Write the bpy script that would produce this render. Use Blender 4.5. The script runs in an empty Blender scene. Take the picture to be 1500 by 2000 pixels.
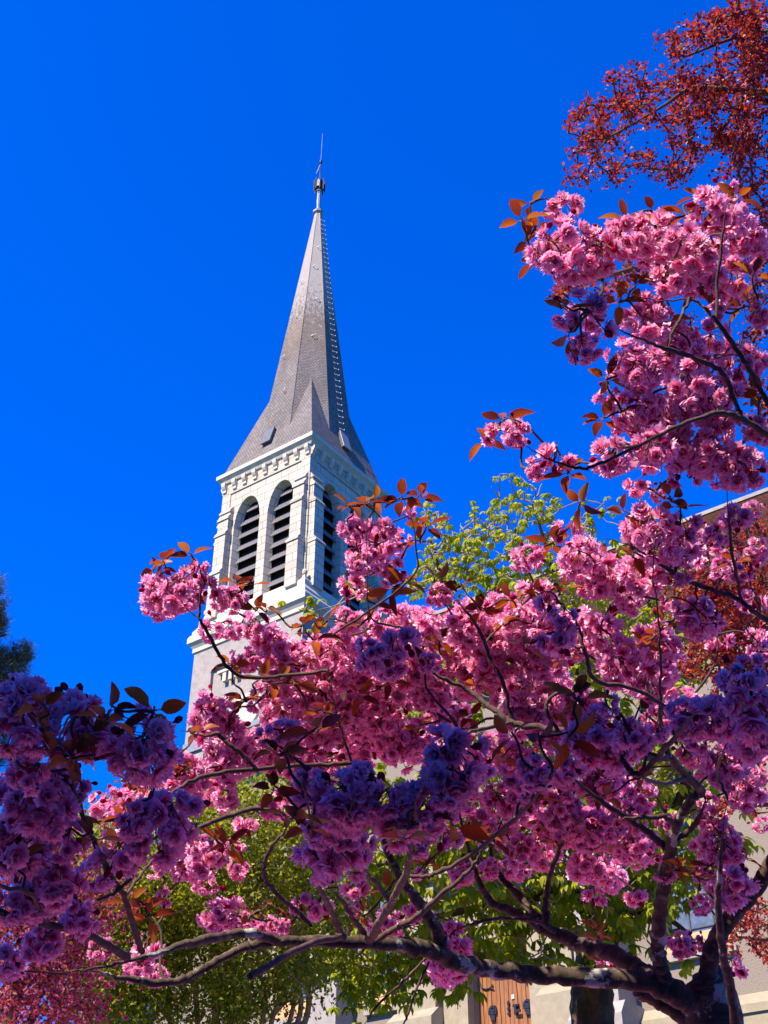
import bpy, math
import numpy as np
from mathutils import Matrix, Vector

R = math.radians
rs = np.random.RandomState(7)
sc = bpy.context.scene
COL = sc.collection

# ------------------------------------------------------------------ camera
F_PX, PITCH, ROLL, EYE = 2400.0, 0.6304, 0.0049, 1.6
cam_d = bpy.data.cameras.new('camera'); cam = bpy.data.objects.new('camera', cam_d); COL.objects.link(cam)
cam_d.sensor_fit = 'VERTICAL'; cam_d.sensor_height = 36.0; cam_d.sensor_width = 27.0
cam_d.lens = F_PX / 2000.0 * 36.0
cam_d.clip_start = 0.05; cam_d.clip_end = 3000
cam.matrix_world = Matrix.Translation((0, 0, EYE)) @ Matrix.Rotation(R(90) + PITCH, 4, 'X') @ Matrix.Rotation(ROLL, 4, 'Z')
sc.camera = cam

# ------------------------------------------------------------------ world, sun, exposure
SUN_AZ, SUN_EL = R(226), R(47)
S = np.array([math.cos(SUN_EL) * math.cos(SUN_AZ), math.cos(SUN_EL) * math.sin(SUN_AZ), math.sin(SUN_EL)])
w = bpy.data.worlds.new('World'); sc.world = w; w.use_nodes = True
nt = w.node_tree; nt.nodes.clear()
out = nt.nodes.new('ShaderNodeOutputWorld'); bg = nt.nodes.new('ShaderNodeBackground'); sky = nt.nodes.new('ShaderNodeTexSky')
sky.sky_type = 'NISHITA'; sky.sun_disc = False; sky.sun_elevation = SUN_EL; sky.sun_rotation = math.atan2(S[0], S[1])
sky.altitude = 900; sky.air_density = 1.0; sky.dust_density = 0.15; sky.ozone_density = 3.0
tint = nt.nodes.new('ShaderNodeMix'); tint.data_type = 'RGBA'; tint.blend_type = 'MULTIPLY'; tint.inputs[0].default_value = 1.0
tint.inputs[7].default_value = (0.0, 0.70, 2.4, 1)
nt.links.new(sky.outputs[0], tint.inputs[6]); nt.links.new(tint.outputs[2], bg.inputs[0])
bg.inputs[1].default_value = 0.072
nt.links.new(bg.outputs[0], out.inputs[0])
sun_d = bpy.data.lights.new('sun', 'SUN'); sun = bpy.data.objects.new('sun', sun_d); COL.objects.link(sun)
sun_d.energy = 5.0; sun_d.angle = R(0.5); sun_d.color = (1.0, 0.865, 0.735)
sun.rotation_euler = Vector(S).to_track_quat('Z', 'Y').to_euler(); sun.location = (-20, -16, 40)
sc.view_settings.view_transform = 'Standard'; sc.view_settings.look = 'None'
sc.view_settings.exposure = 1.15; sc.view_settings.gamma = 1.0
sc.cycles.max_bounces = 8; sc.cycles.diffuse_bounces = 5; sc.cycles.transmission_bounces = 5
sc.cycles.transparent_max_bounces = 4; sc.cycles.glossy_bounces = 2
sc.cycles.caustics_reflective = False; sc.cycles.caustics_refractive = False

# ------------------------------------------------------------------ helpers
CT, ST = math.cos(PITCH), math.sin(PITCH); CR, SR = math.cos(ROLL), math.sin(ROLL)
def P(px, py, d):
    "point of the place seen at photo position (px, py), d metres along the optical axis"
    du, dv = px - 750.0, py - 1000.0
    X = (du * CR + dv * SR) / F_PX * d; Yu = -(-du * SR + dv * CR) / F_PX * d
    return np.array([X, d * CT - Yu * ST, d * ST + Yu * CT + EYE])

def tag(o, label=None, cat=None, group=None, kind=None):
    if label: o['label'] = label
    if cat: o['category'] = cat
    if group: o['group'] = group
    if kind: o['kind'] = kind
    return o
def empty(name, loc=(0, 0, 0), rz=0):
    o = bpy.data.objects.new(name, None); COL.objects.link(o); o.location = loc; o.rotation_euler = (0, 0, rz)
    o.empty_display_size = 0.3
    return o
def link(name, me, parent=None):
    o = bpy.data.objects.new(name, me); COL.objects.link(o)
    if parent: o.parent = parent
    return o
def mesh_np(name, v, f, uv, mi, mats, smooth=True):
    "v (V,3), f (N,k) faces, uv (N,k,2), mi (N,) -> mesh"
    me = bpy.data.meshes.new(name); n, k = f.shape
    me.vertices.add(len(v)); me.vertices.foreach_set('co', np.ascontiguousarray(v, dtype=np.float32).ravel())
    me.loops.add(n * k); me.loops.foreach_set('vertex_index', f.astype(np.int32).ravel())
    me.polygons.add(n); me.polygons.foreach_set('loop_start', np.arange(n, dtype=np.int32) * k)
    me.polygons.foreach_set('loop_total', np.full(n, k, dtype=np.int32))
    me.polygons.foreach_set('material_index', np.asarray(mi, dtype=np.int32))
    me.polygons.foreach_set('use_smooth', np.full(n, smooth, dtype=bool))
    l = me.uv_layers.new(name='UVMap'); l.data.foreach_set('uv', uv.astype(np.float32).ravel())
    for m in mats: me.materials.append(m)
    me.update(calc_edges=True)
    return me
class G:
    "quad soup in numpy"
    def __init__(s): s.v, s.f, s.uv, s.mi, s.n = [], [], [], [], 0
    def add(s, v, f, uv, mi=0):
        v = np.asarray(v, float); f = np.asarray(f, int); s.v.append(v); s.f.append(f + s.n); s.uv.append(np.asarray(uv, float))
        s.mi.append(np.broadcast_to(np.asarray(mi), (len(f),))); s.n += len(v)
    def arrays(s): return np.concatenate(s.v), np.concatenate(s.f), np.concatenate(s.uv), np.concatenate(s.mi)
    def mesh(s, name, mats, smooth=True): return mesh_np(name, *s.arrays(), mats, smooth)

def catmull(p, n):
    p = np.asarray(p, float)
    if len(p) == 2: p = np.array([p[0], (p[0] + p[1]) / 2, p[1]])
    q = np.vstack([2 * p[0] - p[1], p, 2 * p[-1] - p[-2]]); o = []
    for i in range(1, len(q) - 2):
        for t in np.linspace(0, 1, n, endpoint=False):
            a, b, c, d = q[i - 1], q[i], q[i + 1], q[i + 2]
            o.append(.5 * (2 * b + (c - a) * t + (2 * a - 5 * b + 4 * c - d) * t * t + (3 * b - a - 3 * c + d) * t ** 3))
    o.append(q[-2]); return np.array(o)
def tube(g, pts, rad, sides=8, mi=0, rough=0.0, vscale=1.0):
    pts = np.asarray(pts, float); rad = np.asarray(rad, float) * np.ones(len(pts)); n = len(pts)
    t = np.gradient(pts, axis=0); t /= np.linalg.norm(t, axis=1)[:, None] + 1e-9
    ref = np.array([0.3, 0.2, 0.93]); u = np.cross(t[0], ref); u /= np.linalg.norm(u) + 1e-9
    a = np.linspace(0, 2 * np.pi, sides, endpoint=False); V = []
    for i in range(n):
        u = u - t[i] * (u @ t[i]); u /= np.linalg.norm(u) + 1e-9; b = np.cross(t[i], u)
        r = rad[i] * (1 + rough * rs.randn(sides))
        V.append(pts[i] + (np.cos(a) * r)[:, None] * u + (np.sin(a) * r)[:, None] * b)
    V = np.concatenate(V); L = np.concatenate([[0], np.cumsum(np.linalg.norm(np.diff(pts, axis=0), axis=1))]) * vscale
    F, UV = [], []
    for i in range(n - 1):
        for j in range(sides):
            k = (j + 1) % sides
            F.append([i * sides + j, i * sides + k, (i + 1) * sides + k, (i + 1) * sides + j])
            UV.append([[j / sides, L[i]], [(j + 1) / sides, L[i]], [(j + 1) / sides, L[i + 1]], [j / sides, L[i + 1]]])
    for e, i in ((0, 0), (n - 1, n - 1)):
        c = len(V); V = np.vstack([V, pts[i]])
        for j in range(0, sides, 2):
            F.append([i * sides + j, i * sides + (j + 1) % sides, i * sides + (j + 2) % sides, c]); UV.append([[0, 0]] * 4)
    g.add(V, F, UV, mi)

class MB:
    "n-gon builder with box-mapped uv in metres"
    def __init__(s): s.v, s.f, s.mi = [], [], []
    def poly(s, pts, mi=0):
        b = len(s.v); s.v += [tuple(map(float, p)) for p in pts]; s.f.append(list(range(b, b + len(pts)))); s.mi.append(mi)
    def box(s, x0, x1, y0, y1, z0, z1, mi=0):
        p = [(x0, y0, z0), (x1, y0, z0), (x1, y1, z0), (x0, y1, z0), (x0, y0, z1), (x1, y0, z1), (x1, y1, z1), (x0, y1, z1)]
        s.hexa(p, mi)
    def hexa(s, p, mi=0):
        for q in ((3, 2, 1, 0), (4, 5, 6, 7), (0, 1, 5, 4), (1, 2, 6, 5), (2, 3, 7, 6), (3, 0, 4, 7)): s.poly([p[i] for i in q], mi)
    def prism(s, prof, fn, a, b, mi=0):
        "closed 2-D profile swept from a to b; fn(u, w, t) gives the point"
        A = [fn(u, q, a) for u, q in prof]; B = [fn(u, q, b) for u, q in prof]; n = len(prof)
        s.poly(A[::-1], mi); s.poly(B, mi)
        for i in range(n): s.poly([A[i], A[(i + 1) % n], B[(i + 1) % n], B[i]], mi)
    def ring(s, prof, mi=0):
        "square ring: profile of (half, z) revolved about the vertical axis in four mitred sides"
        for i in range(len(prof) - 1):
            (h0, z0), (h1, z1) = prof[i], prof[i + 1]
            c = [(-1, -1), (1, -1), (1, 1), (-1, 1)]
            for k in range(4):
                a, b = c[k], c[(k + 1) % 4]
                s.poly([(a[0] * h0, a[1] * h0, z0), (b[0] * h0, b[1] * h0, z0), (b[0] * h1, b[1] * h1, z1), (a[0] * h1, a[1] * h1, z1)], mi)
    def lathe(s, prof, n=16, c=(0, 0), mi=0, ph=0.0):
        for i in range(len(prof) - 1):
            (r0, z0), (r1, z1) = prof[i], prof[i + 1]
            for k in range(n):
                a, b = ph + 2 * np.pi * k / n, ph + 2 * np.pi * (k + 1) / n
                q = [(c[0] + r0 * np.cos(a), c[1] + r0 * np.sin(a), z0), (c[0] + r0 * np.cos(b), c[1] + r0 * np.sin(b), z0),
                     (c[0] + r1 * np.cos(b), c[1] + r1 * np.sin(b), z1), (c[0] + r1 * np.cos(a), c[1] + r1 * np.sin(a), z1)]
                if r0 < 1e-4: q = [q[0], q[2], q[3]]
                elif r1 < 1e-4: q = q[:3]
                s.poly(q, mi)
    def build(s, name, mats, parent=None, xf=None, smooth=False):
        v = np.array(s.v)
        if xf is not None: v = np.array([xf(p) for p in v])
        me = bpy.data.meshes.new(name); me.from_pydata([tuple(p) for p in v], [], s.f)
        for m in (mats if isinstance(mats, (list, tuple)) else [mats]): me.materials.append(m)
        uv = me.uv_layers.new(name='UVMap')
        src = np.array(s.v)
        for p, mi in zip(me.polygons, s.mi):
            p.material_index = mi; p.use_smooth = smooth
            n = p.normal
            if abs(n.z) > 0.75: ax = (0, 1)
            elif abs(n.x) > abs(n.y): ax = (1, 2)
            else: ax = (0, 2)
            for li in p.loop_indices:
                q = v[me.loops[li].vertex_index]
                uv.data[li].uv = (q[ax[0]], q[ax[1]])
        return link(name, me, parent)

# ------------------------------------------------------------------ materials
def new_mat(name):
    m = bpy.data.materials.new(name); m.use_nodes = True; t = m.node_tree; t.nodes.clear()
    o = t.nodes.new('ShaderNodeOutputMaterial'); return m, t, o
def N(t, typ, **kw):
    n = t.nodes.new('ShaderNode' + typ)
    for k, v in kw.items():
        if isinstance(k, str) and hasattr(n, k): setattr(n, k, v)
        else: n.inputs[k.replace('_', ' ')].default_value = v
    return n
def ramp(t, fac, stops):
    r = t.nodes.new('ShaderNodeValToRGB'); e = r.color_ramp.elements
    while len(e) < len(stops): e.new(0.5)
    for el, (p, c) in zip(e, stops): el.position = p; el.color = (*c, 1) if len(c) == 3 else c
    t.links.new(fac, r.inputs[0]); return r.outputs[0]
def mixc(t, fac, a, b, mode='MIX'):
    n = t.nodes.new('ShaderNodeMix'); n.data_type = 'RGBA'; n.blend_type = mode
    for i, x in ((0, fac), (6, a), (7, b)):
        if isinstance(x, (float, int)): n.inputs[i].default_value = x
        elif isinstance(x, tuple): n.inputs[i].default_value = (*x, 1)
        else: t.links.new(x, n.inputs[i])
    return n.outputs[2]
def noise(t, co, scale, detail=4, rough=.6, dist=0.0):
    n = t.nodes.new('ShaderNodeTexNoise'); n.inputs['Scale'].default_value = scale; n.inputs['Detail'].default_value = detail
    n.inputs['Roughness'].default_value = rough; n.inputs['Distortion'].default_value = dist
    if co is not None: t.links.new(co, n.inputs['Vector'])
    return n.outputs['Fac']
def bump(t, h, strength, dist=0.02):
    b = t.nodes.new('ShaderNodeBump'); b.inputs['Strength'].default_value = strength; b.inputs['Distance'].default_value = dist
    t.links.new(h, b.inputs['Height']); return b.outputs[0]
def mapping(t, co, scale):
    m = t.nodes.new('ShaderNodeMapping'); m.inputs['Scale'].default_value = scale; t.links.new(co, m.inputs[0]); return m.outputs[0]
def coords(t):
    return t.nodes.new('ShaderNodeTexCoord')
def principled(t, o, col, rough=.8, nrm=None, metal=0.0, spec=.3):
    p = t.nodes.new('ShaderNodeBsdfPrincipled')
    if isinstance(col, tuple): p.inputs['Base Color'].default_value = (*col, 1)
    else: t.links.new(col, p.inputs['Base Color'])
    p.inputs['Roughness'].default_value = rough; p.inputs['Metallic'].default_value = metal
    p.inputs['Specular IOR Level'].default_value = spec
    if nrm is not None: t.links.new(nrm, p.inputs['Normal'])
    t.links.new(p.outputs[0], o.inputs[0]); return p
def simple(name, col, rough=.7, var=.25, scale=4.0, metal=0.0, bmp=.2):
    m, t, o = new_mat(name); c = coords(t); n = noise(t, c.outputs['Object'], scale, 6)
    dark = tuple(x * (1 - var) for x in col); lite = tuple(min(1, x * (1 + var)) for x in col)
    cc = ramp(t, n, [(.3, dark), (.7, lite)])
    principled(t, o, cc, rough, bump(t, n, bmp), metal); return m
def stone_mat(name, a, b, mortar, bw, bh, ms=.012, stain=(.25, .22, .18), stain_amt=.25):
    m, t, o = new_mat(name); c = coords(t)
    br = t.nodes.new('ShaderNodeTexBrick'); t.links.new(c.outputs['UV'], br.inputs['Vector'])
    br.inputs['Color1'].default_value = (*a, 1); br.inputs['Color2'].default_value = (*b, 1); br.inputs['Mortar'].default_value = (*mortar, 1)
    br.inputs['Scale'].default_value = 1.0; br.inputs['Mortar Size'].default_value = ms; br.inputs['Brick Width'].default_value = bw
    br.inputs['Row Height'].default_value = bh; br.inputs['Mortar Smooth'].default_value = .3; br.inputs['Bias'].default_value = -.2
    n1 = noise(t, mapping(t, c.outputs['Object'], (2.2, 2.2, .5)), 1.1, 8, .7); n2 = noise(t, c.outputs['Object'], 14, 5, .7)
    st = ramp(t, n1, [(.48, (0, 0, 0)), (.75, (1, 1, 1))])
    k = mixc(t, .8, br.outputs[0], ramp(t, n2, [(.25, (.78, .77, .75)), (.7, (1.08, 1.07, 1.05))]), 'MULTIPLY')
    sf = t.nodes.new('ShaderNodeMath'); sf.operation = 'MULTIPLY'; sf.inputs[1].default_value = stain_amt; t.links.new(st, sf.inputs[0])
    k = mixc(t, sf.outputs[0], k, stain)
    h = t.nodes.new('ShaderNodeMath'); h.operation = 'SUBTRACT'; t.links.new(n2, h.inputs[0]); t.links.new(br.outputs['Fac'], h.inputs[1])
    principled(t, o, k, .85, bump(t, h.outputs[0], .35, .02)); return m
def slate_mat(name, lo, hi, row, width, patina=None, ztop=(44, 57)):
    m, t, o = new_mat(name); c = coords(t)
    br = t.nodes.new('ShaderNodeTexBrick'); t.links.new(c.outputs['UV'], br.inputs['Vector'])
    br.inputs['Color1'].default_value = (*lo, 1); br.inputs['Color2'].default_value = (*hi, 1)
    br.inputs['Mortar'].default_value = (*[x * .42 for x in lo], 1); br.inputs['Scale'].default_value = 1
    br.inputs['Mortar Size'].default_value = row * .09; br.inputs['Brick Width'].default_value = width; br.inputs['Row Height'].default_value = row
    br.inputs['Mortar Smooth'].default_value = .2
    n1 = noise(t, mapping(t, c.outputs['Object'], (1, 1, .35)), 1.3, 6, .7)
    k = mixc(t, .7, br.outputs[0], ramp(t, n1, [(.3, (.7, .68, .66)), (.7, (1.25, 1.22, 1.2))]), 'MULTIPLY')
    if patina:
        sx = t.nodes.new('ShaderNodeSeparateXYZ'); t.links.new(c.outputs['Object'], sx.inputs[0])
        mr = t.nodes.new('ShaderNodeMapRange'); mr.inputs[1].default_value = ztop[0]; mr.inputs[2].default_value = ztop[1]
        t.links.new(sx.outputs[2], mr.inputs[0])
        n2 = noise(t, mapping(t, c.outputs['Object'], (6, 6, 2.2)), 1.7, 8, .8, .2)
        ad = t.nodes.new('ShaderNodeMath'); ad.operation = 'MULTIPLY_ADD'; ad.inputs[1].default_value = .75
        t.links.new(mr.outputs[0], ad.inputs[0])
        sb = t.nodes.new('ShaderNodeMath'); sb.operation = 'MULTIPLY'; sb.inputs[1].default_value = 1.25; t.links.new(n2, sb.inputs[0])
        t.links.new(sb.outputs[0], ad.inputs[2])
        f = ramp(t, ad.outputs[0], [(.88, (0, 0, 0)), (.98, (.5, .5, .5)), (1, (.6, .6, .6))])
        k = mixc(t, f, k, patina)
        f2 = ramp(t, ad.outputs[0], [(.70, (0, 0, 0)), (.80, (.5, .5, .5)), (.95, (0, 0, 0))])
        k = mixc(t, f2, k, (.2, .125, .06))
    h = t.nodes.new('ShaderNodeMath'); h.operation = 'MULTIPLY'; h.inputs[1].default_value = -1; t.links.new(br.outputs['Fac'], h.inputs[0])
    principled(t, o, k, .85, bump(t, h.outputs[0], .5, .03), 0, .08); return m
def leaf_mat(name, stops, trans=.45, veins=False, tcol=None, gloss=.0, dark_back=None):
    "uv.x = random per leaf, uv.y = along the leaf"
    m, t, o = new_mat(name); c = coords(t); sx = t.nodes.new('ShaderNodeSeparateXYZ'); t.links.new(c.outputs['UV'], sx.inputs[0])
    fr = t.nodes.new('ShaderNodeMath'); fr.operation = 'FLOOR'; t.links.new(sx.outputs[0], fr.inputs[0])
    dv = t.nodes.new('ShaderNodeMath'); dv.operation = 'DIVIDE'; dv.inputs[1].default_value = 64.0; t.links.new(fr.outputs[0], dv.inputs[0])
    k = ramp(t, dv.outputs[0], stops)
    if veins:
        wv = t.nodes.new('ShaderNodeTexWave'); wv.wave_type = 'BANDS'; wv.bands_direction = 'Y'; wv.inputs['Scale'].default_value = 2.6
        wv.inputs['Distortion'].default_value = 1.0
        fx = t.nodes.new('ShaderNodeMath'); fx.operation = 'FRACT'; t.links.new(sx.outputs[0], fx.inputs[0])
        ab = t.nodes.new('ShaderNodeMath'); ab.operation = 'SUBTRACT'; ab.inputs[1].default_value = .5; t.links.new(fx.outputs[0], ab.inputs[0])
        ab2 = t.nodes.new('ShaderNodeMath'); ab2.operation = 'ABSOLUTE'; t.links.new(ab.outputs[0], ab2.inputs[0])
        sh = t.nodes.new('ShaderNodeMath'); sh.operation = 'MULTIPLY_ADD'; sh.inputs[1].default_value = -.55
        t.links.new(ab2.outputs[0], sh.inputs[0]); t.links.new(sx.outputs[1], sh.inputs[2])
        cb = t.nodes.new('ShaderNodeCombineXYZ'); t.links.new(sh.outputs[0], cb.inputs[1]); t.links.new(cb.outputs[0], wv.inputs[0])
        k = mixc(t, .55, k, ramp(t, wv.outputs['Fac'], [(.0, (.25, .2, .2)), (.35, (1, 1, 1)), (1, (1.1, 1.1, 1.1))]), 'MULTIPLY')
    d = t.nodes.new('ShaderNodeBsdfPrincipled'); d.inputs['Roughness'].default_value = .45; d.inputs['Specular IOR Level'].default_value = gloss
    tr = t.nodes.new('ShaderNodeBsdfTranslucent'); mx = t.nodes.new('ShaderNodeMixShader'); mx.inputs[0].default_value = trans
    t.links.new(k, d.inputs['Base Color'])
    tk = mixc(t, 1.0, k, tcol, 'MULTIPLY') if tcol else k
    t.links.new(tk, tr.inputs[0]); t.links.new(d.outputs[0], mx.inputs[1]); t.links.new(tr.outputs[0], mx.inputs[2]); t.links.new(mx.outputs[0], o.inputs[0])
    return m
def petal_mat(name, deep, mid, tip, trans=.42):
    m, t, o = new_mat(name); c = coords(t); sx = t.nodes.new('ShaderNodeSeparateXYZ'); t.links.new(c.outputs['UV'], sx.inputs[0])
    k = ramp(t, sx.outputs[1], [(.0, deep), (.32, mid), (.82, tip)])
    fr = t.nodes.new('ShaderNodeMath'); fr.operation = 'FLOOR'; t.links.new(sx.outputs[0], fr.inputs[0])
    dv = t.nodes.new('ShaderNodeMath'); dv.operation = 'DIVIDE'; dv.inputs[1].default_value = 64.0; t.links.new(fr.outputs[0], dv.inputs[0])
    k = mixc(t, 1.0, k, ramp(t, dv.outputs[0], [(0, (.8, .62, .7)), (.5, (.97, .92, .95)), (1, (1.04, 1.08, 1.06))]), 'MULTIPLY')
    fx = t.nodes.new('ShaderNodeMath'); fx.operation = 'FRACT'; t.links.new(sx.outputs[0], fx.inputs[0])
    wv = t.nodes.new('ShaderNodeTexWave'); wv.wave_type = 'BANDS'; wv.bands_direction = 'X'; wv.inputs['Scale'].default_value = 1.6
    cb = t.nodes.new('ShaderNodeCombineXYZ'); t.links.new(fx.outputs[0], cb.inputs[0]); t.links.new(cb.outputs[0], wv.inputs[0])
    k = mixc(t, .35, k, ramp(t, wv.outputs['Fac'], [(0, (.8, .66, .74)), (.4, (1, 1, 1))]), 'MULTIPLY')
    d = t.nodes.new('ShaderNodeBsdfDiffuse'); tr = t.nodes.new('ShaderNodeBsdfTranslucent'); mx = t.nodes.new('ShaderNodeMixShader'); mx.inputs[0].default_value = trans
    t.links.new(k, d.inputs[0]); t.links.new(mixc(t, 1.0, k, (1, .66, .82), 'MULTIPLY'), tr.inputs[0])
    t.links.new(d.outputs[0], mx.inputs[1]); t.links.new(tr.outputs[0], mx.inputs[2]); t.links.new(mx.outputs[0], o.inputs[0])
    return m
def bark_mat(name, dark, mid, lite, lichen=None, ring=True, sc_=1.0):
    m, t, o = new_mat(name); c = coords(t)
    co = c.outputs['UV']
    n1 = noise(t, mapping(t, co, (3.0, 34 * sc_, 1)) if ring else mapping(t, co, (9, 3 * sc_, 1)), 1.0, 5, .65, .5)
    n2 = noise(t, c.outputs['Object'], 16 * sc_, 5, .7); n3 = noise(t, c.outputs['Object'], 70 * sc_, 4, .7)
    k = ramp(t, n1, [(.25, dark), (.55, mid), (.85, lite)])
    k = mixc(t, .7, k, ramp(t, n2, [(.3, (.55, .52, .5)), (.7, (1.3, 1.28, 1.25))]), 'MULTIPLY')
    k = mixc(t, .5, k, ramp(t, n3, [(.3, (.6, .6, .6)), (.7, (1.3, 1.3, 1.3))]), 'MULTIPLY')
    if lichen:
        n4 = noise(t, c.outputs['Object'], 7.5 * sc_, 7, .72, .3)
        k = mixc(t, ramp(t, n4, [(.585, (0, 0, 0)), (.62, (.9, .9, .9))]), k, mixc(t, n3, tuple(x * .5 for x in lichen), lichen))
    hs = t.nodes.new('ShaderNodeMath'); hs.operation = 'ADD'; t.links.new(n1, hs.inputs[0]); t.links.new(n3, hs.inputs[1])
    principled(t, o, k, .85, bump(t, hs.outputs[0], .45 if ring else .8, .005 / sc_)); return m

M = {}
M['ashlar'] = stone_mat('pale limestone ashlar', (.54, .475, .36), (.42, .37, .28), (.17, .145, .11), .95, .42, .016, (.27, .235, .18), .45)
M['trim'] = simple('dressed limestone', (.50, .44, .335), .8, .13, 3.0)
M['render'] = simple('grey lime render', (.30, .265, .225), .92, .16, 5.0, 0, .5)
M['stucco'] = simple('pebbled stucco', (.225, .185, .135), .95, .16, 26.0, 0, 1.0)
M['cream'] = simple('cream sandstone', (.29, .245, .155), .85, .14, 4.0)
M['slate'] = slate_mat('grey slate', (.165, .148, .132), (.23, .207, .185), .12, .15, (.44, .40, .33))
M['tile'] = slate_mat('red brown roof tile', (.045, .017, .010), (.072, .027, .017), .16, .2)
M['lead'] = simple('weathered lead', (.25, .255, .25), .5, .2, 8.0, .3)
M['iron'] = simple('dark iron', (.03, .032, .04), .45, .3, 20.0, .6)
M['hook'] = simple('galvanised hook', (.75, .74, .70), .4, .1, 10.0, .2)
M['louvre'] = simple('corrugated grey louvre', (.16, .155, .15), .55, .2, 6.0)
M['black'] = simple('interior shade black', (.012, .012, .014), .9, .2, 3.0)
M['glass'] = simple('leaded window glass', (.10, .13, .17), .12, .3, 5.0)
M['terracotta'] = simple('terracotta sill tile', (.46, .25, .12), .8, .15, 8.0)
M['gutter'] = simple('dark gutter metal', (.06, .06, .07), .5, .2, 8.0)
M['hatch'] = simple('grey hatch pane', (.13, .135, .13), .4, .15, 6.0)
M['house'] = simple('dark brown house render', (.085, .07, .065), .9, .1, 2.0)  # dark so the added building bounces little light onto near petals
M['petal'] = petal_mat('pink double petals', (.46, .004, .09), (.93, .17, .45), (1.0, .72, .86))
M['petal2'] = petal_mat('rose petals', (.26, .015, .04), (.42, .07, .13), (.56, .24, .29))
M['calyx'] = simple('reddish pedicels', (.20, .07, .035), .6, .3, 60.0)
M['bronze'] = leaf_mat('bronze cherry leaves', [(0, (.085, .014, .014)), (.4, (.17, .035, .016)), (.7, (.33, .085, .018)), (.9, (.40, .14, .025)), (1, (.24, .15, .045))], .5, True, (1.25, .9, .5), .35)
M['copper'] = leaf_mat('copper beech leaves', [(0, (.09, .012, .045)), (.4, (.22, .022, .03)), (.8, (.44, .06, .022)), (1, (.56, .14, .03))], .5, False, (1.2, .8, .5), .3)
M['green'] = leaf_mat('fresh chestnut leaves', [(0, (.18, .235, .018)), (.5, (.33, .41, .03)), (1, (.48, .50, .06))], .6, True, (1.35, 1.25, .5), .2)
M['small'] = leaf_mat('small green leaves', [(0, (.10, .13, .012)), (.5, (.26, .31, .025)), (1, (.44, .44, .06))], .58, False, (1.35, 1.25, .5), .2)
M['needle'] = leaf_mat('pine needles', [(0, (.03, .045, .025)), (.6, (.09, .12, .05)), (1, (.24, .25, .13))], .25, False, None, .3)
M['bark'] = bark_mat('cherry bark', (.03, .02, .014), (.095, .068, .045), (.42, .34, .25), (.62, .62, .5))
M['twig'] = bark_mat('cherry twig bark', (.05, .03, .025), (.10, .06, .048), (.22, .16, .13), None, True, 1.5)
M['pale_bark'] = bark_mat('pale stem bark', (.16, .13, .09), (.32, .27, .19), (.5, .44, .33), None, False, .5)
M['dark_bark'] = bark_mat('dark furrowed bark', (.03, .018, .010), (.11, .068, .04), (.26, .18, .11), None, False, .4)
def grass_mat():
    m, t, o = new_mat('meadow grass'); c = coords(t)
    k = ramp(t, noise(t, c.outputs['Object'], 3, 8, .7), [(.3, (.03, .06, .012)), (.7, (.09, .14, .03))])
    # unseen pink petal cover, added to bounce warm light into shaded blossoms
    sx = t.nodes.new('ShaderNodeVectorMath'); sx.operation = 'LENGTH'; t.links.new(c.outputs['Object'], sx.inputs[0])
    mr = t.nodes.new('ShaderNodeMapRange'); mr.inputs[1].default_value = 10; mr.inputs[2].default_value = 18; mr.inputs[3].default_value = .95; mr.inputs[4].default_value = 0
    t.links.new(sx.outputs['Value'], mr.inputs[0])
    pf = t.nodes.new('ShaderNodeMath'); pf.operation = 'MULTIPLY'; t.links.new(mr.outputs[0], pf.inputs[0])
    t.links.new(ramp(t, noise(t, c.outputs['Object'], 30, 5, .8), [(.34, (0, 0, 0)), (.44, (1, 1, 1))]), pf.inputs[1])
    k = mixc(t, pf.outputs[0], k, (.80, .32, .42))
    principled(t, o, k, .95, bump(t, noise(t, c.outputs['Object'], 40, 4, .7), .8, .05)); return m
M['grass'] = grass_mat()
def wood_mat():
    m, t, o = new_mat('varnished oak boards'); c = coords(t)
    n = noise(t, mapping(t, c.outputs['Object'], (18, 18, .9)), 1.4, 7, .65, .6)
    k = ramp(t, n, [(.3, (.13, .045, .012)), (.5, (.25, .098, .028)), (.72, (.36, .165, .052))])
    principled(t, o, k, .5, bump(t, n, .3, .01)); return m
M['oak'] = wood_mat()

# ------------------------------------------------------------------ ground: lawn bank rising to the church terrace
def ground_z(x, y):
    t = np.clip((y - 6.0) / 22.0, 0, 1)
    return 7.7 * (t * t * (3 - 2 * t) * .35 + t * .65)
xs = np.concatenate([np.linspace(-1500, -60, 8), np.linspace(-50, 60, 56), np.linspace(80, 1500, 8)])
ys = np.concatenate([np.linspace(-600, -20, 6), np.linspace(-15, 45, 61), np.linspace(55, 2400, 10)])
gx, gy = np.meshgrid(xs, ys); gz = ground_z(gx, gy)
gz += np.where((gy < 28) & (gy > -10), .05 * np.sin(gx * 1.3) * np.cos(gy * .9), 0)
nv = np.stack([gx.ravel(), gy.ravel(), gz.ravel()], 1); nx = len(xs)
fi = np.array([[j * nx + i, j * nx + i + 1, (j + 1) * nx + i + 1, (j + 1) * nx + i] for j in range(len(ys) - 1) for i in range(nx - 1)])
gme = mesh_np('ground', nv, fi, nv[fi][:, :, :2], np.zeros(len(fi)), [M['grass']])
tag(link('ground', gme), 'grassy bank rising from the cherry tree to the church terrace', 'ground', None, 'structure')

# ------------------------------------------------------------------ church (local frame: -Y front face, +X right face)
CX, CY, YAW = -3.957, 47.934, 0.6388
church = tag(empty('church', (CX, CY, 0), -YAW), 'white stone church with a tall slate broach spire, louvred belfry and tiled nave roof', 'church')
def Zr(z): return z + EYE
# --- rotated sides
def side(k):
    c, s = [(1, 0), (0, 1), (-1, 0), (0, -1)][k]
    return lambda p: (p[0] * c - p[1] * s, p[0] * s + p[1] * c, p[2])
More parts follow.
